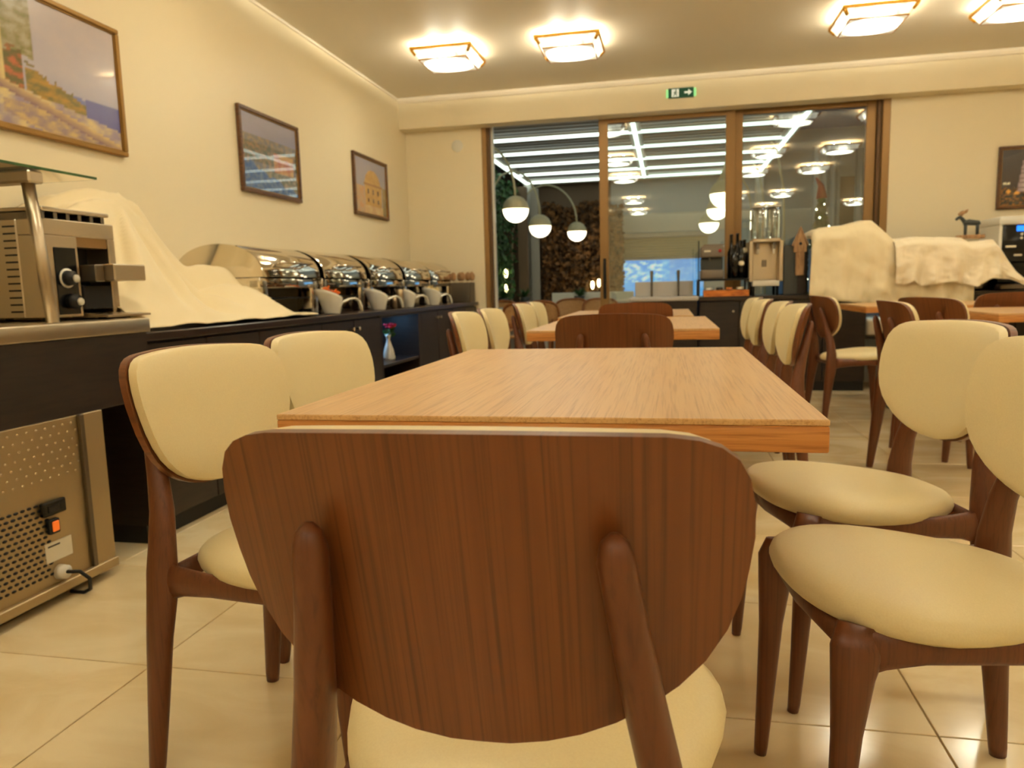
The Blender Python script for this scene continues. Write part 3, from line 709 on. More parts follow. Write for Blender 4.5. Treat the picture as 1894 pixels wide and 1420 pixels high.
# ------------------------------------------------------------------ draped cloth, left
ridge = [(2.45, .84), (2.52, 1.12), (2.60, 1.31), (2.70, 1.365), (2.83, 1.405), (2.98, 1.415), (3.08, 1.41), (3.15, 1.345), (3.22, 1.24), (3.30, 1.15), (3.40, 1.05), (3.50, .95), (3.60, .88), (3.75, .826), (5.0, .826)]
low = [(2.9, .826), (3.15, .95), (3.30, 1.01), (3.42, 1.035), (3.62, 1.03), (3.68, 1.0), (3.76, .92), (3.84, .865), (3.95, .84), (4.15, .826)]
front_x = [(2.45, -1.95), (3.9, -1.935), (4.0, -1.99), (4.15, -2.16)]
def cloth_left(u, v):
    y = 2.47+1.66*u; s = v; x = -2.62+(2.62+lerp_poly(front_x, y))*s
    def sm(tab, yy, d=.035): return (lerp_poly(tab, yy-d)+lerp_poly(tab, yy)+lerp_poly(tab, yy+d))/3
    e = max(0, (s-.30)/.70); tall = .826+(sm(ridge, y+.42*max(0, s-.2))-.826)*(1-e)**1.05
    e2 = max(0, (s-.62)/.38); lo = .826+(sm(low, y)-.826)*(1-smooth(e2))
    k = .03; h = max(k-abs(tall-lo), 0)/k; z = max(tall, lo)+h*h*k*.25
    a = min(1, max(0, z-.83)/.15); hang = min(1, a)*math.sin(PI*min(1, s*1.05))
    # folds fan out from the shoulder of the tall machine
    dx, dy, dz = x+2.40, y-2.95, 1.40-z
    ang = math.atan2(dx, dy+.001)
    rad = math.hypot(dx, dy)
    fold = math.sin(9*ang+1.0)*.6+math.sin(17*ang+.4)*.3
    z += .085*fold*hang*min(1, rad*2.5)
    sw = (ang-.72)/.13; z -= .12*math.exp(-sw*sw)*hang*min(1, rad*2)
    sw = (ang-1.02)/.08; z -= .06*math.exp(-sw*sw)*hang*min(1, rad*2)
    x += .012*fold*hang
    z += .005*fbm(x*4, y*4, 2.2, 3)*(.4+a)
    if a < .5: z += .006*max(0, math.sin(14*y+6*x))*(1 if s > .5 else 0)*smooth(s*2-1)
    return (x, y, max(CZ+.004, z))
cl = tag(MB().grid(cloth_left, 110, 60).build('draped_cloth', M['cloth']), 'cream cloth draped over tall equipment on the left buffet beside the toaster', 'cloth')
md = cl.modifiers.new('thick', 'SOLIDIFY'); md.thickness = .003; md.offset = 1

# ------------------------------------------------------------------ chafing dishes
def make_chafer():
    t = thing('chafing_dish', (0, 0, 0), 'x', 'chafing dish', 'roll top chafing dishes on the left buffet')
    # local: y along the counter 0..L, front at x=0 going back to x=-D
    L_, D, zb, zt = .67, .50, .165, .225
    MB().box(-D, 0, 0, L_, zb, zt, .006, 2).build('water_pan', M['chrome'], t)
    for (x0, y0) in ((-.082, 0), (-.082, L_-.082), (-D, 0), (-D, L_-.082)):
        MB().box(x0, x0+.082, y0, y0+.082, 0, zb+.058, .018, 3).build('leg', M['chrome'], t)
    MB().box(-D+.05, -.05, .06, L_-.06, .10, .112, .003).build('lower_tray', M['black'], t)
    n = 22
    prof = [(-D/2+.27*math.cos(a), .225+.185*abs(math.sin(a))**.85) for a in [PI*k/n for k in range(n+1)]]
    vs = []; fs = []
    m = len(prof); ys = [0.0, .012, L_-.012, L_]; sc = [.985, 1, 1, .985]
    for y, s in zip(ys, sc):
        for (x, z) in prof: vs.append((-D/2+(x+D/2)*s, y, .225+(z-.225)*s))
    for j in range(3):
        for i in range(m-1): fs.append((j*m+i, j*m+i+1, (j+1)*m+i+1, (j+1)*m+i))
    fs.append(tuple(range(m))); fs.append(tuple(3*m+i for i in range(m-1, -1, -1)))
    dm = MB().add(vs, fs, True).build('roll_top_lid', M['chrome'], t); auto_smooth(dm, 35)
    MB().tube([(.012, .16, .30), (.045, .16, .305), (.045, L_-.16, .305), (.012, L_-.16, .30)], [.008]*4, 8).build('lid_handle', M['chrome'], dm)
    MB().tube([(-.25, L_/2-.1, .112), (-.25, L_/2-.1, .165)], [.04, .035], 14).build('burner', M['steel_d'], t)
    return t
c0 = make_chafer()
for i, (y, lab) in enumerate([(3.63, 'largest looking steel roll top chafing dish, beside the draped cloth'), (4.36, 'second steel roll top chafing dish from the draped cloth'), (5.11, 'middle steel roll top chafing dish of the row of five'),
                              (5.84, 'fourth steel roll top chafing dish from the draped cloth'), (6.53, 'last steel roll top chafing dish, next to the utensil box')]):
    o = c0 if i == 0 else copy_tree(c0); o.location = (-2.125, y, CZ); o['label'] = lab
    if i == 1: MB().sphere((-.05, .665, .115), .009, 10, 8).build('indicator_lamp', M['redled'], o)
# gravy bowls with long curled handles
def make_bowl(fill):
    t = thing('salad_bowl', (0, 0, 0), 'x', 'bowl', 'white slanted bowls with curled handles')
    vs = []; fs = []; n = 24; prof = [(.0, 0), (.036, 0), (.04, .008), (.054, .05), (.066, .085), (.0715, .10), (.068, .10), (.052, .05), (.036, .014), (0, .012)]
    for r, z in prof:
        for j in range(n):
            th = 2*PI*j/n; k = z/.10; vs.append((r*math.cos(th), r*math.sin(th)-.02*k, z+.030*k*(-math.sin(th))*1.0))
    for i in range(len(prof)-1):
        for j in range(n): fs.append((i*n+j, i*n+(j+1) % n, (i+1)*n+(j+1) % n, (i+1)*n+j))
    MB().add(vs, fs, True).build('bowl_body', M['white'], t)
    MB().tube([(0, .035, .045), (0, .075, .062), (0, .115, .075), (0, .15, .078), (0, .18, .064), (0, .195, .036), (0, .20, .008)], [(.013, .007), (.012, .006), (.011, .006), (.011, .006), (.011, .006), (.010, .006), (.009, .005)], 10).build('handle', M['white'], t)
    if fill is not None:
        mb = MB(); random.seed(3)
        for k in range(16):
            th = k*2.4; r = .012*math.sqrt(k); y = r*math.sin(th)-.012
            mb.tube([(r*math.cos(th)-.014, y, .096-.3*y), (r*math.cos(th)+.014, y+.006, .118-.3*y+random.uniform(-.008, .012))], [.006, .004], 6)
        mb.build('contents', fill, t)['kind'] = 'stuff'
    return t
b0 = make_bowl(M['orange_food']); b0.rotation_euler = (0, 0, R(-24)); b0.scale = (1.2,)*3; b0.location = (-2.005, 4.23, CZ); b0['label'] = 'white slanted bowl of orange carrot sticks nearest the draped cloth'
for (x, y, fill, lab) in [(-2.005, 4.98, None, 'white slanted empty looking bowl above the buffet niche, second of the row'), (-2.005, 5.58, None, 'white curled handle bowl beside the steel shaker'), (-2.005, 6.25, M['sauce'], 'white slanted bowl of yellow dressing nearest the utensil box')]:
    o = make_bowl(fill); o.location = (x, y, CZ); o['label'] = lab; o.rotation_euler = (0, 0, R(-24)); o.scale = (1.2,)*3
for (x, y, r, hh, lab) in [(-2.0, 5.40, .03, .17, 'tall steel shaker between two white bowls'), (-2.0, 5.28, .02, .10, 'small clear sided steel cruet beside the tall shaker')]:
    t = thing('shaker', (x, y, CZ), lab, 'shaker'); MB().lathe([(0, 0), (r, 0), (r, hh*.85), (r*.95, hh*.87)], n=18).build('body', M['steel'], t)
    MB().lathe([(r*1.05, hh*.85), (r*1.1, hh*.87), (r*1.05, hh*.97), (r*.5, hh), (0, hh)], n=18).build('cap', M['black'], t)
t = thing('utensil_box', (-2.03, 7.30, CZ), 'steel box holding wooden utensils at the far end of the left buffet', 'utensil holder')
for q in ((-.10, .10, -.10, -.094), (-.10, .10, .094, .10), (-.10, -.094, -.094, .094), (.094, .10, -.094, .094)): MB().box(*q, 0, .20, .002).build('side', M['steel_d'], t)
MB().box(-.094, .094, -.094, .094, 0, .006).build('bottom', M['steel_d'], t)
for k, (x, y, dx, dy, c) in enumerate([(-.05, 0, -.03, -.02, 1), (.0, -.03, .0, .02, 1), (.05, .02, .035, 0, 1), (.02, .05, .01, .03, 1), (-.02, .03, -.02, .03, 1)]):
    u = thing('wooden_spoon', (-2.03+x, 7.30+y, CZ+.006), ['wooden spoon leaning left in the steel utensil box', 'wooden spoon in front in the steel utensil box', 'wooden spoon leaning right in the steel utensil box', 'wooden spoon at the back of the steel utensil box', 'short wooden spoon in the middle of the steel utensil box'][k], 'spoon', 'wooden spoons in the utensil box')
    MB().tube([(0, 0, 0), (dx, dy, .20)], [.008, .009], 8).build('shaft', M['birchwood'], u)
    MB().sphere((dx*1.25, dy*1.25, .255), .03, 10, 8, (.032, .014, .045)).build('spoon_head', M['birchwood'], u)

# ------------------------------------------------------------------ right: counter under the window
RY = 6.75
t = thing('cold_counter', (0, 0, 0), 'dark fronted counter with grey steel top and two taps before the window', 'counter')
MB().box(-.32, .255, RY+.02, 7.40, .08, .80, .004).build('front', M['darkwood'], t)
MB().box(-.30, .235, RY+.06, 7.38, 0, .08).build('plinth', M['black'], t)
MB().box(-.335, .265, RY-.01, 7.42, .80, .838, .005, 2).build('steel_top', M['steel_n'], t)
MB().box(-.30, .23, 7.10, 7.14, .838, .975, .004).build('splash_panel', M['steel_n'], t)
for x in (-.145, .095): MB().tube([(x, 7.02, .838), (x, 7.02, .98), (x, 7.02, 1.06), (x, 7.02, 1.075)], [.010, .010, .015, .013], 12).build('tap_post', M['steel_d'], t)
MB().tube([(.185, RY+.02, .70), (.185, RY+.005, .70)], [.012, .012], 12).build('lock', M['chrome'], t)
wt = MB().box(.27, 1.63, RY-.02, 7.42, .795, .83, .004).box(1.63, 4.2, RY-.02, 7.42, .795, .83, .004)
tag(wt.build('worktop', M['darktop']), 'dark worktop under the window carrying bottles, juice dispenser and covered machines', 'worktop')
for (a, b, lab) in [(.27, .95, 'below the jam tray'), (.95, 1.645, 'beside the blue lit gap'), (2.30, 3.2, 'beneath the hanging cloths'), (3.2, 4.15, 'below the coffee machine')]:
    t = thing('cabinet', (0, 0, 0), 'dark wood bar cabinet '+lab, 'cabinet', 'dark bar cabinets under the window')
    MB().box(a+.003, b-.003, RY+.03, 7.40, .08, .795).build('carcass', M['darkwood'], t)
    MB().box(a+.003, b-.003, RY+.03, 7.38, 0, .08).build('plinth', M['black'], t)
    m_ = (a+b)/2
    for (p, q) in ((a, m_), (m_, b)):
        d = MB().box(p+.006, q-.004, RY+.008, RY+.03, .085, .785, .002).build('door', M['darkwood'], t)
        MB().tube([(q-.05 if p == a else p+.05, RY+.008, .70), (q-.05 if p == a else p+.05, RY-.008, .70)], [.008, .011], 10).build('knob', M['steel'], d)
t = thing('open_bay', (0, 0, 0), 'open bay of the bar lit cold blue with folded cloths inside', 'shelf unit')
MB().box(1.645, 2.30, 7.36, 7.38, 0, .795).build('back_panel', M['outwall'], t)
MB().box(1.65, 2.295, RY+.05, 7.36, .44, .46).build('shelf', M['darkwood'], t)
MB().box(1.68, 1.86, RY+.06, RY+.10, .772, .79, .004).build('bay_light', M['coollamp'], t)
fc = MB()
tag(MB().box(1.66, 2.10, RY+.08, 7.30, .462, .62, .03, 3).build('folded_linen', M['cloth_w']), 'folded pale linen stacked in the blue lit bay', 'linen')
# stand with shelf
t = thing('bar_shelf', (0, 0, 0), 'thin black metal stand raising a machine and bottles above the tray', 'shelf')
MB().box(.262, .70, 6.82, 7.15, .968, .985, .003).build('shelf_board', M['black'], t)
for (x, y) in ((.27, 6.83), (.692, 6.83), (.27, 7.14), (.692, 7.14)): MB().box(x-.008, x+.008, y-.008, y+.008, .83, .968).build('leg', M['black'], t)
MB().box(.262, .272, 6.82, 6.83, .985, 1.32).build('upright', M['black'], t)
t = thing('ice_machine', (.385, 6.95, .985), 'grey brown countertop dispenser with red badge beside the window post', 'dispenser')
MB().box(-.10, .10, -.10, .12, 0, .08, .012, 3).build('base', M['greyplastic'], t)
MB().box(-.095, .095, -.02, .12, .08, .19, .008).build('recess', M['greybox'], t)
MB().box(-.102, .102, -.10, .12, .19, .285, .014, 3).build('head', M['greyplastic'], t)
MB().prism([(-.09, .285), (.09, .285), (.11, .305), (-.07, .305)], 'y', -.08, .11).build('lid', M['greyplastic'], t)
MB().tube([(.065, -.103, .245), (.065, -.098, .245)], [.014, .014], 14).build('red_badge', M['red'], t)
MB().box(-.07, -.015, -.102, -.099, .236, .252).build('maker_plate', M['label'], t)
MB().tube([(-.02, -.085, .19), (-.02, -.085, .16)], [.008, .006], 8).build('spout', M['steel_d'], t)
labs = ['dark bottle with pale round label, tallest at the back of the bottle group', 'dark bottle with pale round label at the front of the bottle group', 'dark bottle without visible label at left of the bottle group', 'dark bottle with pale round label on the right of the bottle group', 'short dark bottle low in front of the bottle group']
for k, (x, y, hgt, lab_z) in enumerate([(.612, 7.02, .40, .20), (.632, 6.88, .33, .13), (.555, 6.97, .39, None), (.668, 6.97, .34, .245), (.58, 6.86, .29, None)]):
    t = thing('bottle', (x, y, .985), labs[k], 'bottle', 'dark bottles beside the juice dispenser')
    r = .034; s = hgt
    MB().lathe([(0, 0), (r, 0), (r, s*.55), (r*.95, s*.60), (r*.5, s*.70), (.014, s*.78), (.013, s*.96), (.015, s*.965), (.015, s), (0, s)], n=18).build('glass', M['bottle'], t)
    if lab_z: 
        lb = MB().sphere((0, -r*.86, lab_z), .02, 14, 8, (.024, .009, .024)); lb.build('round_label', M['label'], t)
t = thing('jam_tray', (.50, 6.84, .83), 'orange brown wooden tray holding small jam pots on the bar', 'tray')
for q in ((-.19, .19, -.10, -.092), (-.19, .19, .092, .10), (-.19, -.182, -.092, .092), (.182, .19, -.092, .092), (-.004, .004, -.092, .092)): MB().box(*q, 0, .055, .002).build('side', M['traywood'], t)
MB().box(-.182, .182, -.092, .092, 0, .008).build('bottom', M['traywood'], t)
jc = [M['white'], M['blackgloss'], M['traywood'], M['label'], M['white'], M['birchwood'], M['blackgloss'], M['label'], M['bluescreen']]
jn = ['white', 'black', 'orange', 'cream', 'white', 'tan', 'black', 'cream', 'blue']
jw = ['front far left', 'front second from left', 'front third from left', 'front fourth from left', 'rear far left', 'rear second from left', 'rear third from left', 'rear fourth from left']
for k in range(8):
    x = .355+.088*(k % 4)+(.012 if k > 3 else 0); y = 6.80+.075*(k//4)
    t = thing('jam_pot', (x, y, .838), '%s lidded jam pot in the wooden tray, %s' % (jn[k], jw[k]), 'jam pot', 'jam pots in the wooden tray')
    MB().lathe([(0, 0), (.026, 0), (.029, .01), (.029, .05), (.024, .056)], n=14).build('jar', M['clear'] if k % 3 == 9 else M['bottle'], t)
    MB().lathe([(.027, .052), (.028, .068), (.026, .071), (0, .071)], n=14).build('lid', jc[k], t)
# juice dispenser
t = thing('juice_dispenser', (.835, 6.93, .83), 'steel juice dispenser with two tall clear tanks on the bar', 'dispenser')
MB().box(-.115, .115, .03, .17, .13, .46, .006).build('body', M['steel'], t)
for s in (-1, 1):
    MB().box(s*.125-.016, s*.125+.016, -.11, .17, .12, .47, .004).build('side_cheek', M['steel'], t)
MB().box(-.115, .115, -.11, .17, .46, .49, .005).build('deck', M['steel'], t)
MB().box(-.11, .11, -.13, .03, .08, .13, .006, 2).build('drip_tray', M['offwhite'], t)
for (x, y) in ((-.10, -.08), (.10, -.08), (-.10, .15), (.10, .15)): MB().tube([(x, y, 0), (x, y, .12)], [.012, .012], 8).build('leg', M['black'], t)
for s in (-1, 1):
    tk = MB().box(s*.062-.052, s*.062+.052, -.09, .13, .49, .755, .012, 2).build('juice_tank', M['glass'], t)
    MB().box(s*.062-.056, s*.062+.056, -.094, .134, .755, .768, .004).build('tank_lid', M['offwhite'], tk)
    MB().tube([(s*.062, .02, .49), (s*.062, .02, .74)], [.012, .012], 10).build('agitator', M['offwhite'], tk)
    MB().tube([(s*.068, -.02, .44), (s*.068, -.075, .43), (s*.068, -.08, .36)], [.016, .015, .010], 10).build('tap', M['offwhite'], t)
    MB().box(s*.068-.012, s*.068+.012, -.095, -.075, .40, .455, .003).build('tap_lever', M['steel_d'], t)
MB().box(-.02, .02, .027, .03, .25, .31).build('badge', M['steel_d'], t)
t = thing('drinks_cabinet', (1.10, 7.0, .83), 'tall slate grey box between the juice dispenser and the covered machine', 'box')
MB().box(-.115, .085, -.13, .15, 0, .43, .006).build('body', M['greybox'], t)
MB().box(.0, .08, -.133, -.13, .01, .42, .002).build('dark_door', M['darkwood'], t)
t = thing('birdhouse_ornament', (1.115, 6.845, 1.095), 'wooden birdhouse ornament on a post in front of the slate grey box', 'ornament')
hs = MB().prism([(-.05, .10), (.05, .10), (.05, .16), (0, .29), (-.05, .16)], 'y', -.02, .02); hs.build('house', M['birchwood'], t)
MB().tube([(0, -.022, .17), (0, -.019, .17)], [.013, .013], 14).build('entry_hole', M['black'], t)
rf = MB().box(-.01, .01, -.03, .03, 0, 1)
r_ = MB()
for s in (-1, 1): r_.prism([(0, .30), (s*.062, .15), (s*.068, .156), (0, .315)], 'y', -.028, .028)
r_.build('roof', M['birchwood'], t)
MB().box(-.035, .035, -.016, .016, -.10, .10, .004).build('signboard', M['birchwood'], t)

# cloths draped over the machines
def drape(name, xs, top, bot, yf, yback, label, m, seed, nfold, amp):
    def fn(u, v):
        x = xs[0]+(xs[1]-xs[0])*u; zt = lerp_poly(top, x); zb = lerp_poly(bot, x)
        if v < .3:
            k = v/.3; y = yback+(yf+.05-yback)*k; z = zt-.015*k*k+.006*fbm(x, y, 5, seed)
        else:
            k = (v-.3)/.7; e = smooth(min(1, k*6))
            y = yf+.05-.05*e-.03*k+amp*k*(math.sin(nfold*x+2.2*fbm(x, k, 2.0, seed))*.5+.5*math.sin(nfold*1.9*x+3+1.5*k))
            z = zt-.015-(zt-.015-zb)*k; x = x+.02*k*math.sin(9*x+seed)
            y += .014*fbm(x*2, z*3, 3, seed+4)+.016*k*fbm(x*5, z*.8, 3, seed+9)
        return (x, y, z)
    o = tag(MB().grid(fn, 120, 46).build(name, m), label, 'cloth'); md = o.modifiers.new('thick', 'SOLIDIFY'); md.thickness = .003; return o
drape('draped_cloth', (1.185, 2.44), [(1.18, 1.30), (1.21, 1.375), (1.27, 1.40), (1.45, 1.415), (1.60, 1.448), (1.66, 1.445), (1.74, 1.37), (1.83, 1.28), (1.9, 1.27), (2.44, 1.23)],
      [(1.18, .83), (1.25, .79), (1.6, .745), (1.9, .735), (2.44, .73)], 6.70, 7.20, 'cream cloth hanging over the peaked machine left of the other bar cloth', M['cloth'], 1.0, 17, .035)
drape('draped_cloth', (1.82, 2.80), [(1.81, 1.26), (1.88, 1.285), (2.0, 1.295), (2.32, 1.275), (2.38, 1.24), (2.46, 1.24), (2.56, 1.25), (2.60, 1.20), (2.72, 1.0), (2.80, .92)],
      [(1.81, .905), (1.90, .89), (1.97, .93), (2.05, .88), (2.25, .91), (2.40, .865), (2.52, .93), (2.68, .92), (2.80, .865)], 6.655, 7.15, 'second cream cloth with scalloped hem, right one over the bar machines', M['cloth_w'], 5.0, 22, .038)
t = thing('covered_machine', (0, 0, 0), 'boxy machine hidden beneath the left bar cloth', 'machine')
MB().box(1.24, 1.80, 6.82, 7.18, .83, 1.24, .02).build('body', M['steel_d'], t)
t = thing('covered_machine', (0, 0, 0), 'boxy machine hidden beneath the right bar cloth', 'machine')
MB().box(1.90, 2.55, 6.82, 7.44, .83, 1.22, .02).build('body', M['steel_d'], t)
# moose figurine
t = thing('moose_figurine', (2.475, 6.95, 1.292), 'small carved moose figurine standing above the right bar cloth', 'figurine')
MB().box(-.10, .10, -.035, .035, -.03, .0, .004).build('base', M['birchwood'], t)
bd = MB().tube([(-.055, 0, .098), (-.02, 0, .105), (.02, 0, .10), (.055, 0, .096), (.068, 0, .085)], [(.024, .022), (.027, .026), (.025, .024), (.023, .022), (.01, .01)], 10)
bd.tube([(-.045, 0, .105), (-.07, 0, .135), (-.085, 0, .148)], [.018, .015, .013], 8).tube([(-.08, 0, .15), (-.10, 0, .142), (-.118, 0, .128)], [.014, .013, .010], 8)
bd.build('body', M['greybox'], t)
for (x, y) in ((-.04, -.015), (-.04, .015), (.05, -.015), (.05, .015)): MB().tube([(x, y, 0), (x, y, .085)], [.006, .009], 8).build('leg', M['greybox'], t)
for s in (-1, 1): MB().tube([(-.075, s*.01, .158), (-.08, s*.035, .175), (-.06, s*.05, .19), (-.045, s*.05, .205)], [.006, .012, .014, .006], 8).build('antler', M['birchwood'], t)
t = thing('coffee_machine', (2.88, 6.98, .83), 'black and white coffee machine with blue display at the right edge', 'coffee machine')
MB().box(-.20, .30, -.05, .35, 0, .53, .02, 2).build('body', M['blackgloss'], t)
MB().box(-.215, .30, -.10, .35, .53, .60, .012, 2).build('white_top', M['offwhite'], t)
MB().box(-.19, .30, -.10, -.05, .22, .53, .02, 2).build('front_panel', M['blackgloss'], t)
MB().box(-.215, -.19, -.10, .30, .20, .53, .006).build('white_side', M['offwhite'], t)
MB().box(-.09, .10, -.104, -.10, .475, .52, .003).build('display', M['bluescreen'], t)
for k, (x, z) in enumerate(((-.05, .45), (-.05, .42))): MB().tube([(x, -.104, z), (x, -.10, z)], [.011, .011], 12).build('button', M['offwhite'], t)
MB().box(-.165, -.085, -.103, -.10, .345, .362, .002).build('name_plate', M['label'], t)
MB().box(-.10, -.04, -.103, -.10, .275, .29, .002).build('badge', M['label'], t)
MB().box(-.20, .30, -.12, .0, 0, .05, .01).build('drip_tray', M['steel_d'], t)
tag(MB().lathe([(0, 0), (.022, 0), (.026, .04), (.02, .07), (0, .075)], 2.06, 7.29, 1.22, 14).build('cup', M['white']), 'small white cup peeking over the bar cloths', 'cup')

# ------------------------------------------------------------------ terrace outside
TF = -.03
struct(MB().box(-4.0, 4.5, YB+.12, 14.0, TF-.08, TF).build('ground', M['terrace']))
PZ, PY0, PY1 = 2.66, 7.80, 12.35; PXL, PXM, PXR = -2.28, -.365, 1.40
t = thing('pergola', (0, 0, 0), 'white terrace pergola with louvered roof and glowing light strips', 'pergola')
for x in (PXL, PXM, PXR): MB().box(x-.07, x+.07, PY0, PY1+.15, PZ, PZ+.20, .004).build('beam', M['beam'], t)
MB().box(PXL-.07, PXR+.07, PY1+.01, PY1+.16, PZ-.02, PZ+.20, .004).build('end_beam', M['beam'], t)
for x in (PXL, PXM, PXR):
    MB().box(x-.022, x+.022, PY0, PY1, PZ-.02, PZ, .003).build('light_strip', M['led'], t)
sy = [7.86, 8.76, 9.68, 10.58, 11.46, 12.32]
for a, b in ((PXL+.07, PXM-.07), (PXM+.07, PXR-.07)):
    lm = MB().box(a, b, 0, .162, 0, .02, .003).mesh('louver'); lm.materials.append(M['louver'])
    n = int((PY1-PY0)/.17)
    for k in range(n):
        o = bpy.data.objects.new('louver', lm); COL.objects.link(o); o.parent = t; o.location = (0, PY0+.005+.17*k, PZ+.035); o.rotation_euler = (R(3), 0, 0)
    for y in sy:
        MB().box(a-.04, b+.04, y-.009, y+.009, PZ-.016, PZ+.018, .003).build('light_strip', M['led'], t)
for (x, y) in ((PXL, PY1+.08), (PXR, PY1+.08)): MB().box(x-.06, x+.06, y-.06, y+.06, TF, PZ, .004).build('post', M['beam'], t)
# walls around the terrace
struct(MB().box(-2.95, -2.80, YB+.2, 13.6, TF, 3.3).build('wall_terrace_left', M['outgrey']))
FY = 12.75
struct(MB().box(-2.95, -.93, FY, FY+.15, TF, 3.3).build('wall_terrace_corner', M['outtan']))
fw_ = MB().box(.62, 3.6, FY, FY+.15, TF, 3.3).box(-.93, .62, FY, FY+.15, TF, .52).box(-.93, .62, FY, FY+.15, 1.40, 3.3)
struct(fw_.build('wall_terrace_far', M['outwall']))
struct(MB().box(3.4, 3.55, YB+.2, 13.0, TF, 3.3).build('wall_terrace_right', M['outgrey']))
def p_blue(u, v):
    n = fbm(u*1.6, v, 5, 2.0); n2 = fbm(u, v, 13, 8.0); c = mix((70, 150, 226), (126, 196, 245), .6-.5*v+.5*n)
    if v > .55: c = mix(c, (226, 240, 232), max(0, .3+1.6*n2)*(1 if u < .55 else .3))
    if u > .62: c = mix(c, (120, 150, 200), .45*v+.2*n)
    if v < .12: c = mix(c, (200, 210, 214), .5)
    return c
w1 = thing('window_1', (0, 0, 0), None, None, kind='structure')
frame_rect(MB(), -.93, .62, .52, 1.40, FY-.01, FY+.05, .04).build('window_frame', M['outgrey'], w1)
p = paint_mesh('lit_pane', 1.48, .81, 60, 36, p_blue, M['litview'], w1); p.location = (-.155, FY+.03, .96)
t = thing('roller_shutter', (0, 0, 0), 'beige roller shutter half drawn above the blue lit window outside', 'shutter')
for k in range(7): MB().box(-.95, .64, FY-.035, FY-.015, 1.405+.045*k, 1.447+.045*k, .006).build('slat', M['shutter'], t)
MB().box(-.97, .66, FY-.08, FY-.005, 1.72, 1.80, .006).build('shutter_box', M['outgrey'], t)
t = thing('wall_band', (0, 0, 0), 'pale grey green panel above the roller shutter outside', 'panel')
MB().box(-1.0, 1.3, FY-.02, FY, 1.82, 2.12, .003).build('panel', M['beam'], t)
struct(MB().box(-2.36, -2.22, 11.9, 12.04, TF, 2.55).build('pillar_1', M['outtan'])); struct(MB().box(-2.20, -2.08, 12.2, 12.32, TF, 2.55).build('pillar_2', M['outgrey']))
def leafmass(name, fn, n, size, m, parent, seed):
    random.seed(seed); mb = MB()
    for _ in range(n):
        p, nrm = fn(); s = size*random.uniform(.6, 1.3)
        nv = (Vector(nrm)+Vector((random.uniform(-.8, .8), random.uniform(-.8, .8), random.uniform(-.8, .8)))).normalized()
        a = nv.orthogonal().normalized(); b = nv.cross(a); th = random.uniform(0, 2*PI); a, b = a*math.cos(th)+b*math.sin(th), b*math.cos(th)-a*math.sin(th)
        P = Vector(p); mb.add([P-a*s*.5, P+b*s*.32+nv*s*.08, P+a*s*.5, P-b*s*.32+nv*s*.08], [(0, 1, 2, 3)])
    me = bpy.data.meshes.new(name); me.from_pydata(mb.v, [], mb.f); me.materials.append(m); o = bpy.data.objects.new(name, me); COL.objects.link(o)
    if parent: o.parent = parent
    return o
t = thing('ivy_wall', (0, 0, 0), 'dark green ivy hanging down the left side of the terrace', 'ivy')
def f_ivy():
    y = random.uniform(8.0, 12.1); z = random.uniform(.2, 2.62); x = -2.62+.16*math.sin(y*5+z*2)+random.uniform(-.1, .16); return (x, y, z), (1, 0, .3)
leafmass('foliage', f_ivy, 7000, .10, M['ivy'], t, 11)['kind'] = 'stuff'
t = thing('dry_hedge', (0, 0, 0), 'tall hedge of brown dry leaves at the far end of the terrace', 'hedge')
def f_dry():
    x = random.uniform(-2.04, -.72); z = random.uniform(.1, 2.28+.06*math.sin(x*9)); y = 12.45+random.uniform(-.18, .12); return (x, y, z), (0, -1, .2)
leafmass('foliage', f_dry, 6500, .085, M['drybrown'], t, 12)['kind'] = 'stuff'
MB().box(-2.02, -.74, 12.5, 12.66, TF, 2.2).build('backing', M['outtan'], t)
# arc lamps
def arc_lamp(cx, cy, cz, r, bx, label):
    t = thing('arc_lamp', (cx, cy, 0), label, 'lamp', 'arching globe lamps on the terrace')
    n = 20; m = 7
    MB().lathe([(r*math.sin(PI*k/14), cz+r*math.cos(PI*k/14)) for k in range(7, 15)], n=n).build('lit_globe', M['ball_lit'], t)
    MB().lathe([(r*1.02*math.sin(PI*k/14), cz+.003+r*1.02*math.cos(PI*k/14)) for k in range(0, 8)], n=n).build('globe_cap', M['ball_top'], t)
    pts = []; top = cz+r; H = .62
    for k in range(11):
        a = PI*k/20*1.0; pts.append((bx*(1-math.cos(a)), .15*(1-math.cos(a)), top+H*math.sin(a)))
    pts += [(bx*1.35, .2, top+H*.93), (bx*1.75, .25, top+H*.6), (bx*2.0, .28, top-.1), (bx*2.08, .3, cz-.9), (bx*2.08, .3, TF+.02)]
    MB().tube(pts, [.014]*len(pts), 8).build('arc_stem', M['ball_top'], t)
    MB().lathe([(0, TF+.025), (.14, TF+.025), (.15, TF)], bx*2.08, .3, 0, 18).build('base', M['ball_top'], t)
    return t
arc_lamp(-1.72, 8.58, 1.85, .15, -.42, 'arching globe lamp nearest the left jamb, largest of the open doorway three')
arc_lamp(-1.69, 10.08, 1.77, .15, -.42, 'arching globe lamp in the middle of the open doorway three')
arc_lamp(-1.41, 11.92, 1.81, .15, -.55, 'arching globe lamp furthest right in the open doorway, before the dry hedge')
arc_lamp(.69, 9.95, 2.06, .17, .38, 'arching globe lamp seen through the middle glass beside the post')
arc_lamp(.70, 11.3, 2.0, .15, .34, 'second arching globe lamp seen through the middle glass, behind a larger globe')
arc_lamp(.62, 12.0, 1.86, .15, .34, 'lowest arching globe lamp seen through the middle glass')
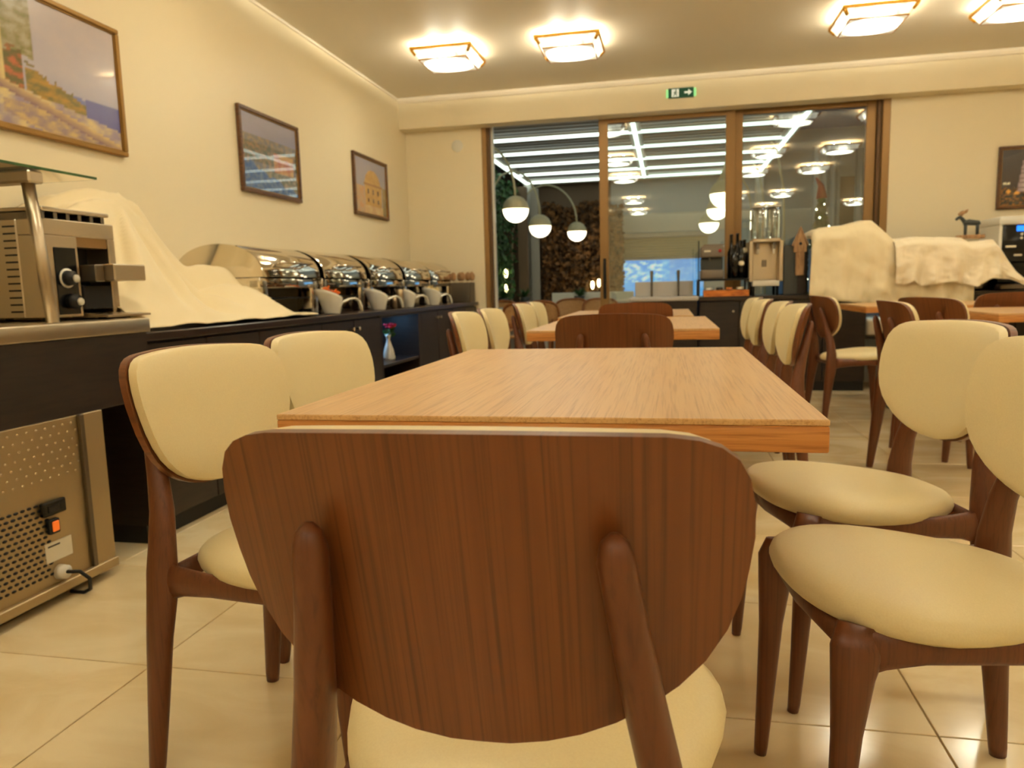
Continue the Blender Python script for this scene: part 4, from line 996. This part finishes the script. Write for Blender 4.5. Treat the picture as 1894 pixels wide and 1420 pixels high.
# outdoor wall lamps
for (x, y, z, lab) in [(-2.42, 11.2, 1.18, 'glowing wall bulb upper of the pair in the ivy'), (-2.42, 11.2, .95, 'glowing wall bulb lower of the pair in the ivy'), (-2.40, 9.6, 1.0, 'glowing wall bulb by the left jamb in the ivy'),
                       (-1.20, 12.2, .97, 'glowing wall bulb on the dry hedge, left of two'), (-1.095, 12.2, 1.0, 'glowing wall bulb on the dry hedge, beside the door sash')]:
    t = thing('wall_lamp', (x, y, z), lab, 'lamp', 'small glowing bulbs among the terrace plants')
    MB().sphere((0, 0, 0), .03, 10, 8, (.028, .028, .07)).build('bulb', M['filament'], t)
    MB().tube([(0, 0, .06), (0, 0, .09)], [.018, .012], 8).build('lamp_holder', M['black'], t)
# rattan chairs outside
def make_rattan():
    t = thing('rattan_chair', (0, 0, 0), 'x', 'chair', 'rattan backed terrace chairs')
    MB().box(-.21, .21, -.20, .22, .43, .46, .015, 2).build('seat', M['rattan'], t)
    for (x, y) in ((-.19, .19), (.19, .19)): MB().tube([(x, y, 0), (x, y, .44)], [.014, .018], 8).build('leg', M['teak'], t)
    for s in (-1, 1): MB().tube([(s*.19, -.23, 0), (s*.185, -.20, .44), (s*.15, -.24, .60)], [.014, .019, .015], 8).build('leg', M['teak'], t)
    ring = []
    for k in range(25):
        a = 2*PI*k/24; n = 3.0; c, s = math.cos(a), math.sin(a)
        x = math.copysign(abs(c)**(2/n), c)*.225; z = .68+math.copysign(abs(s)**(2/n), s)*.135
        ring.append((x, -.25-.12*(z-.68)+.9*x*x, z))
    MB().tube(ring, [.016]*25, 8, cap=False).build('back_frame', M['teak'], t)
    def fn(u, v):
        x = (u-.5)*.42; z = .56+.24*v; k = (1-(abs(2*u-1))**4*.5); z = .68+(z-.68)*k; return (x, -.25-.12*(z-.68)+.9*x*x, z)
    w = MB().grid(fn, 14, 8).build('woven_panel', M['rattan'], t); md = w.modifiers.new('t', 'SOLIDIFY'); md.thickness = .008
    for s in (-.07, .07): MB().tube([(s, -.265, .55), (s, -.27, .81)], [.009, .009], 8).build('spindle', M['teak'], t)
    return t
rc = make_rattan()
for i, (x, y, a, lab) in enumerate([(-1.52, 8.15, 85, 'rattan terrace chair nearest the open doorway, dark frame'), (-1.36, 9.05, 60, 'rattan terrace chair turned sideways in the middle of the doorway'), (-1.28, 9.75, -95, 'rattan terrace chair facing the room before the white bench'),
                                    (-.86, 9.55, -90, 'rattan terrace chair furthest right in the doorway, open woven back'), (-2.15, 9.35, -90, 'rattan terrace chair under the ivy behind the jamb')]):
    o = rc if i == 0 else copy_tree(rc); o.location = (x, y, TF); o.rotation_euler = (0, 0, R(a-90)); o['label'] = lab
t = thing('terrace_bench', (0, 0, 0), 'long white built bench along the far end of the terrace', 'bench')
MB().box(-2.0, -.5, 10.9, 11.4, TF, .70, .01).build('bench_base', M['white'], t); MB().box(-1.75, -.5, 11.4, 11.5, TF, .86, .01).build('bench_back', M['white'], t)
t = thing('terrace_table', (-1.98, 8.68, TF), 'white topped terrace table behind the nearest rattan chair', 'table')
MB().box(-.35, .35, -.3, .3, .72, .75, .005).build('tabletop', M['white'], t); MB().tube([(0, 0, .02), (0, 0, .72)], [.035, .035], 12).build('column', M['black'], t); MB().lathe([(0, .025), (.2, .02), (.22, 0)], n=18).build('base', M['black'], t)
for (x, y, z, lab) in [(-2.30, 10.4, .70, 'small green potted plant left in the doorway, before the ivy'), (-2.12, 11.1, .70, 'small green potted plant at the foot of the tan pillar'), (-1.3, 11.2, .70, 'small green potted plant on the white bench')]:
    t = thing('potted_plant', (x, y, z), lab, 'plant', 'small plants on the terrace')
    MB().lathe([(0, 0), (.06, 0), (.08, .11), (.07, .11), (0, .10)], n=14).build('pot', M['greybox'], t)
    random.seed(int(abs(x)*100)); lv = MB()
    for k in range(40):
        th = random.uniform(0, 2*PI); l = random.uniform(.10, .2); w = .02; e = random.uniform(.3, 1.2)
        d = Vector((math.cos(th)*math.cos(e), math.sin(th)*math.cos(e), math.sin(e))); sd = Vector((-math.sin(th), math.cos(th), 0))
        p0 = Vector((0, 0, .10)); lv.add([p0, p0+d*l*.5+sd*w, p0+d*l, p0+d*l*.5-sd*w], [(0, 1, 2, 3)])
    lv.build('leaves', M['leaf'], t)
    if z > .2:
        pass
t = thing('planter_ledge', (0, 0, 0), 'stone ledge under the ivy carrying a potted plant', 'ledge')
MB().box(-2.5, -2.05, 10.0, 11.3, TF, .70, .01).build('ledge', M['outgrey'], t)
# right part of the terrace: grey curtain panels and a tan panel
for k, (x, y, m, lab) in enumerate([(1.95, 10.2, 'outgrey', 'pale grey hanging curtain left of the tan terrace panel'), (2.55, 10.6, 'outgrey', 'pale grey hanging curtain right of the tan terrace panel')]):
    def fn(u, v, x=x, y=y): return (x-.17+.34*u, y+.03*math.sin(u*22), TF+.05+2.6*v)
    c = tag(MB().grid(fn, 40, 2).build('curtain', M['outwall']), lab, 'curtain', 'terrace curtains'); md = c.modifiers.new('t', 'SOLIDIFY'); md.thickness = .006
tag(MB().box(2.08, 2.42, 10.75, 10.80, TF, 2.3, .004).build('tan_panel', M['outtan']), 'flat tan panel between two grey curtains on the terrace', 'panel')
# fir with fairy lights and a red hat, behind the right pane
t = thing('christmas_tree', (1.56, 8.35, TF), 'slim dark christmas tree with fairy lights and red felt hat behind the right pane', 'tree')
MB().tube([(0, 0, 0), (0, 0, 1.9)], [.03, .01], 8).build('trunk', M['teak'], t)
def f_fir():
    z = random.uniform(.25, 1.85); rmax = .30*(1.95-z)/1.7; th = random.uniform(0, 2*PI); rad = rmax*math.sqrt(random.random()); return (rad*math.cos(th), rad*math.sin(th), z), (math.cos(th), math.sin(th), -.3)
leafmass('needles', f_fir, 2600, .055, M['leaf'], t, 21)['kind'] = 'stuff'
MB().tube([(0, 0, 1.82), (-.01, 0, 1.95), (-.06, 0, 2.03)], [.055, .03, .008], 10).build('felt_hat', M['red'], t)
for k in range(22):
    z = .9+.045*k; rmax = .31*(1.97-z)/1.7; th = k*2.4+3.6; MB().sphere((rmax*math.cos(th), rmax*math.sin(th), z), .009, 6, 4).build('fairy_light', M['fairy'], t)
